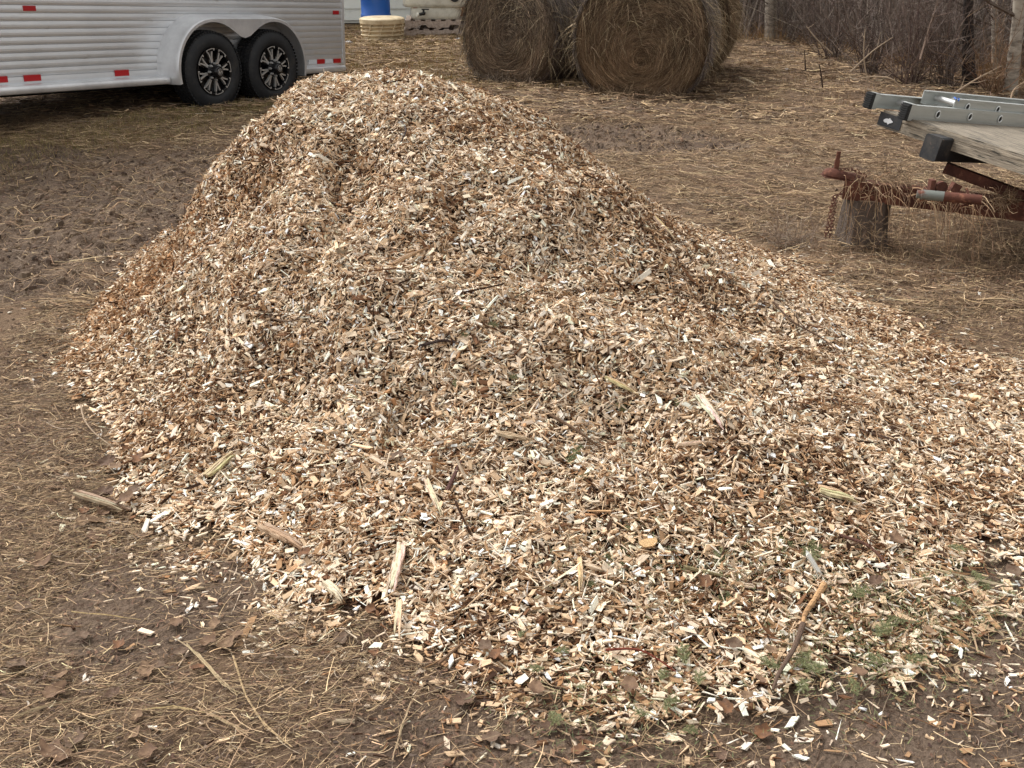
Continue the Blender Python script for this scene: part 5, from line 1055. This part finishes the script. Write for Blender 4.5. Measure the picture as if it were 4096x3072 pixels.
# scraps on the ground
def scrap(label, px, py, size, cat, m_='white', col_=None, seed=1):
    rs = random.Random(seed); p = gp(px, py); p = G(p); s = size / FPX * (p - cam.location).length / 2; mb = MB(); n_ = 9
    vs = [(0, 0, .5 * s)]; vs += [(s * math.cos(2 * PI * k / n_) * rs.uniform(.6, 1.1), s * .7 * math.sin(2 * PI * k / n_) * rs.uniform(.6, 1.1), s * rs.uniform(.12, .4)) for k in range(n_)]; vs += [(v[0] * .9, v[1] * .9, -.02) for v in vs[1:]]
    mb.add(vs, [(0, 1 + k, 1 + (k + 1) % n_) for k in range(n_)] + [(1 + k, 1 + n_ + k, 1 + n_ + (k + 1) % n_, 1 + (k + 1) % n_) for k in range(n_)]); o = mb.build(cat.replace(' ', '_'), M[m_]); o.location = p; tag(o, label, cat)
scrap('small white scrap of plastic lying on the mown strip near the brush', 3150, 280, 30, 'plastic scrap', seed=2)
scrap('white lump lying on the grass just past the rear of the silver trailer', 1398, 172, 40, 'white lump', seed=3)
scrap('white bit in the grass left of the tan tub', 1432, 162, 14, 'white bit', seed=4)
scrap('white bit against the shed foot beside the tub', 1426, 138, 20, 'white bit', seed=5)
scrap('white crumpled bag at the right end of the pallets', 1832, 156, 26, 'white bag', seed=6)
p0, p1 = gp(2955, 318, .02), gp(3028, 345, .02)
arching('stick', 'pale peeled stick lying beside the foot of the right bale', 'stick', [G(p0) + Vector((0, 0, .02)), (G(p0) + G(p1)) / 2 + Vector((0, 0, .03)), G(p1) + Vector((0, 0, .02))], .018, (206, 190, 162), 'wood')
p0, p1 = gp(3020, 292, .02), gp(3072, 294, .02)
arching('stick', 'thin pale stick on the mown strip left of the plastic scrap', 'stick', [G(p0) + Vector((0, 0, .02)), G(p1) + Vector((0, 0, .02))], .010, (176, 152, 122), 'wood')
# ------------------------------------------------------------------ each look-alike says which one it is
ORD = ['leftmost', 'second', 'third', 'fourth', 'fifth', 'sixth', 'seventh', 'eighth', 'ninth', 'tenth', 'eleventh', 'twelfth', 'thirteenth', 'fourteenth', 'fifteenth', 'sixteenth', 'seventeenth', 'eighteenth', 'nineteenth', 'twentieth', 'twenty-first', 'twenty-second', 'twenty-third', 'twenty-fourth', 'twenty-fifth']
WORDS = {'dead leaves at the left foot of the heap': ('brown dead leaf', 'at the left foot of the chip heap'), 'dead leaves in the lower left grass': ('brown dead leaf', 'in the lower left grass'),
         'dead leaves along the bottom edge of the heap': ('brown dead leaf', 'along the bottom edge of the heap'), 'dead leaves among the lower right chips': ('dull dead leaf', 'among the lower right chips'),
         'fir sprigs in the lower right chips': ('dull fir sprig', 'in the lower right chips'), 'fir sprigs near the bottom middle': ('green fir sprig', 'near the bottom middle of the heap'),
         'fir sprigs on the middle slope': ('small green fir sprig', 'on the middle slope'), 'slender stems in the thicket': ('slender grey brown stem', 'lost in the thicket')}
bpy.context.view_layer.update()
for g, (a, b) in WORDS.items():
    def u_(o):
        p = o.matrix_world.translation; return p.x / (p.y * math.cos(PITCH) - (p.z - CAM_H) * math.sin(PITCH))
    os_ = sorted([o for o in S.objects if o.get('group') == g and o.parent is None], key=u_)
    for i, o in enumerate(os_):
        w_ = 'leftmost' if i == 0 else 'rightmost' if i == len(os_) - 1 else ORD[i] + ' from the left'
        o['label'] = a + ', ' + w_ + ' ' + b
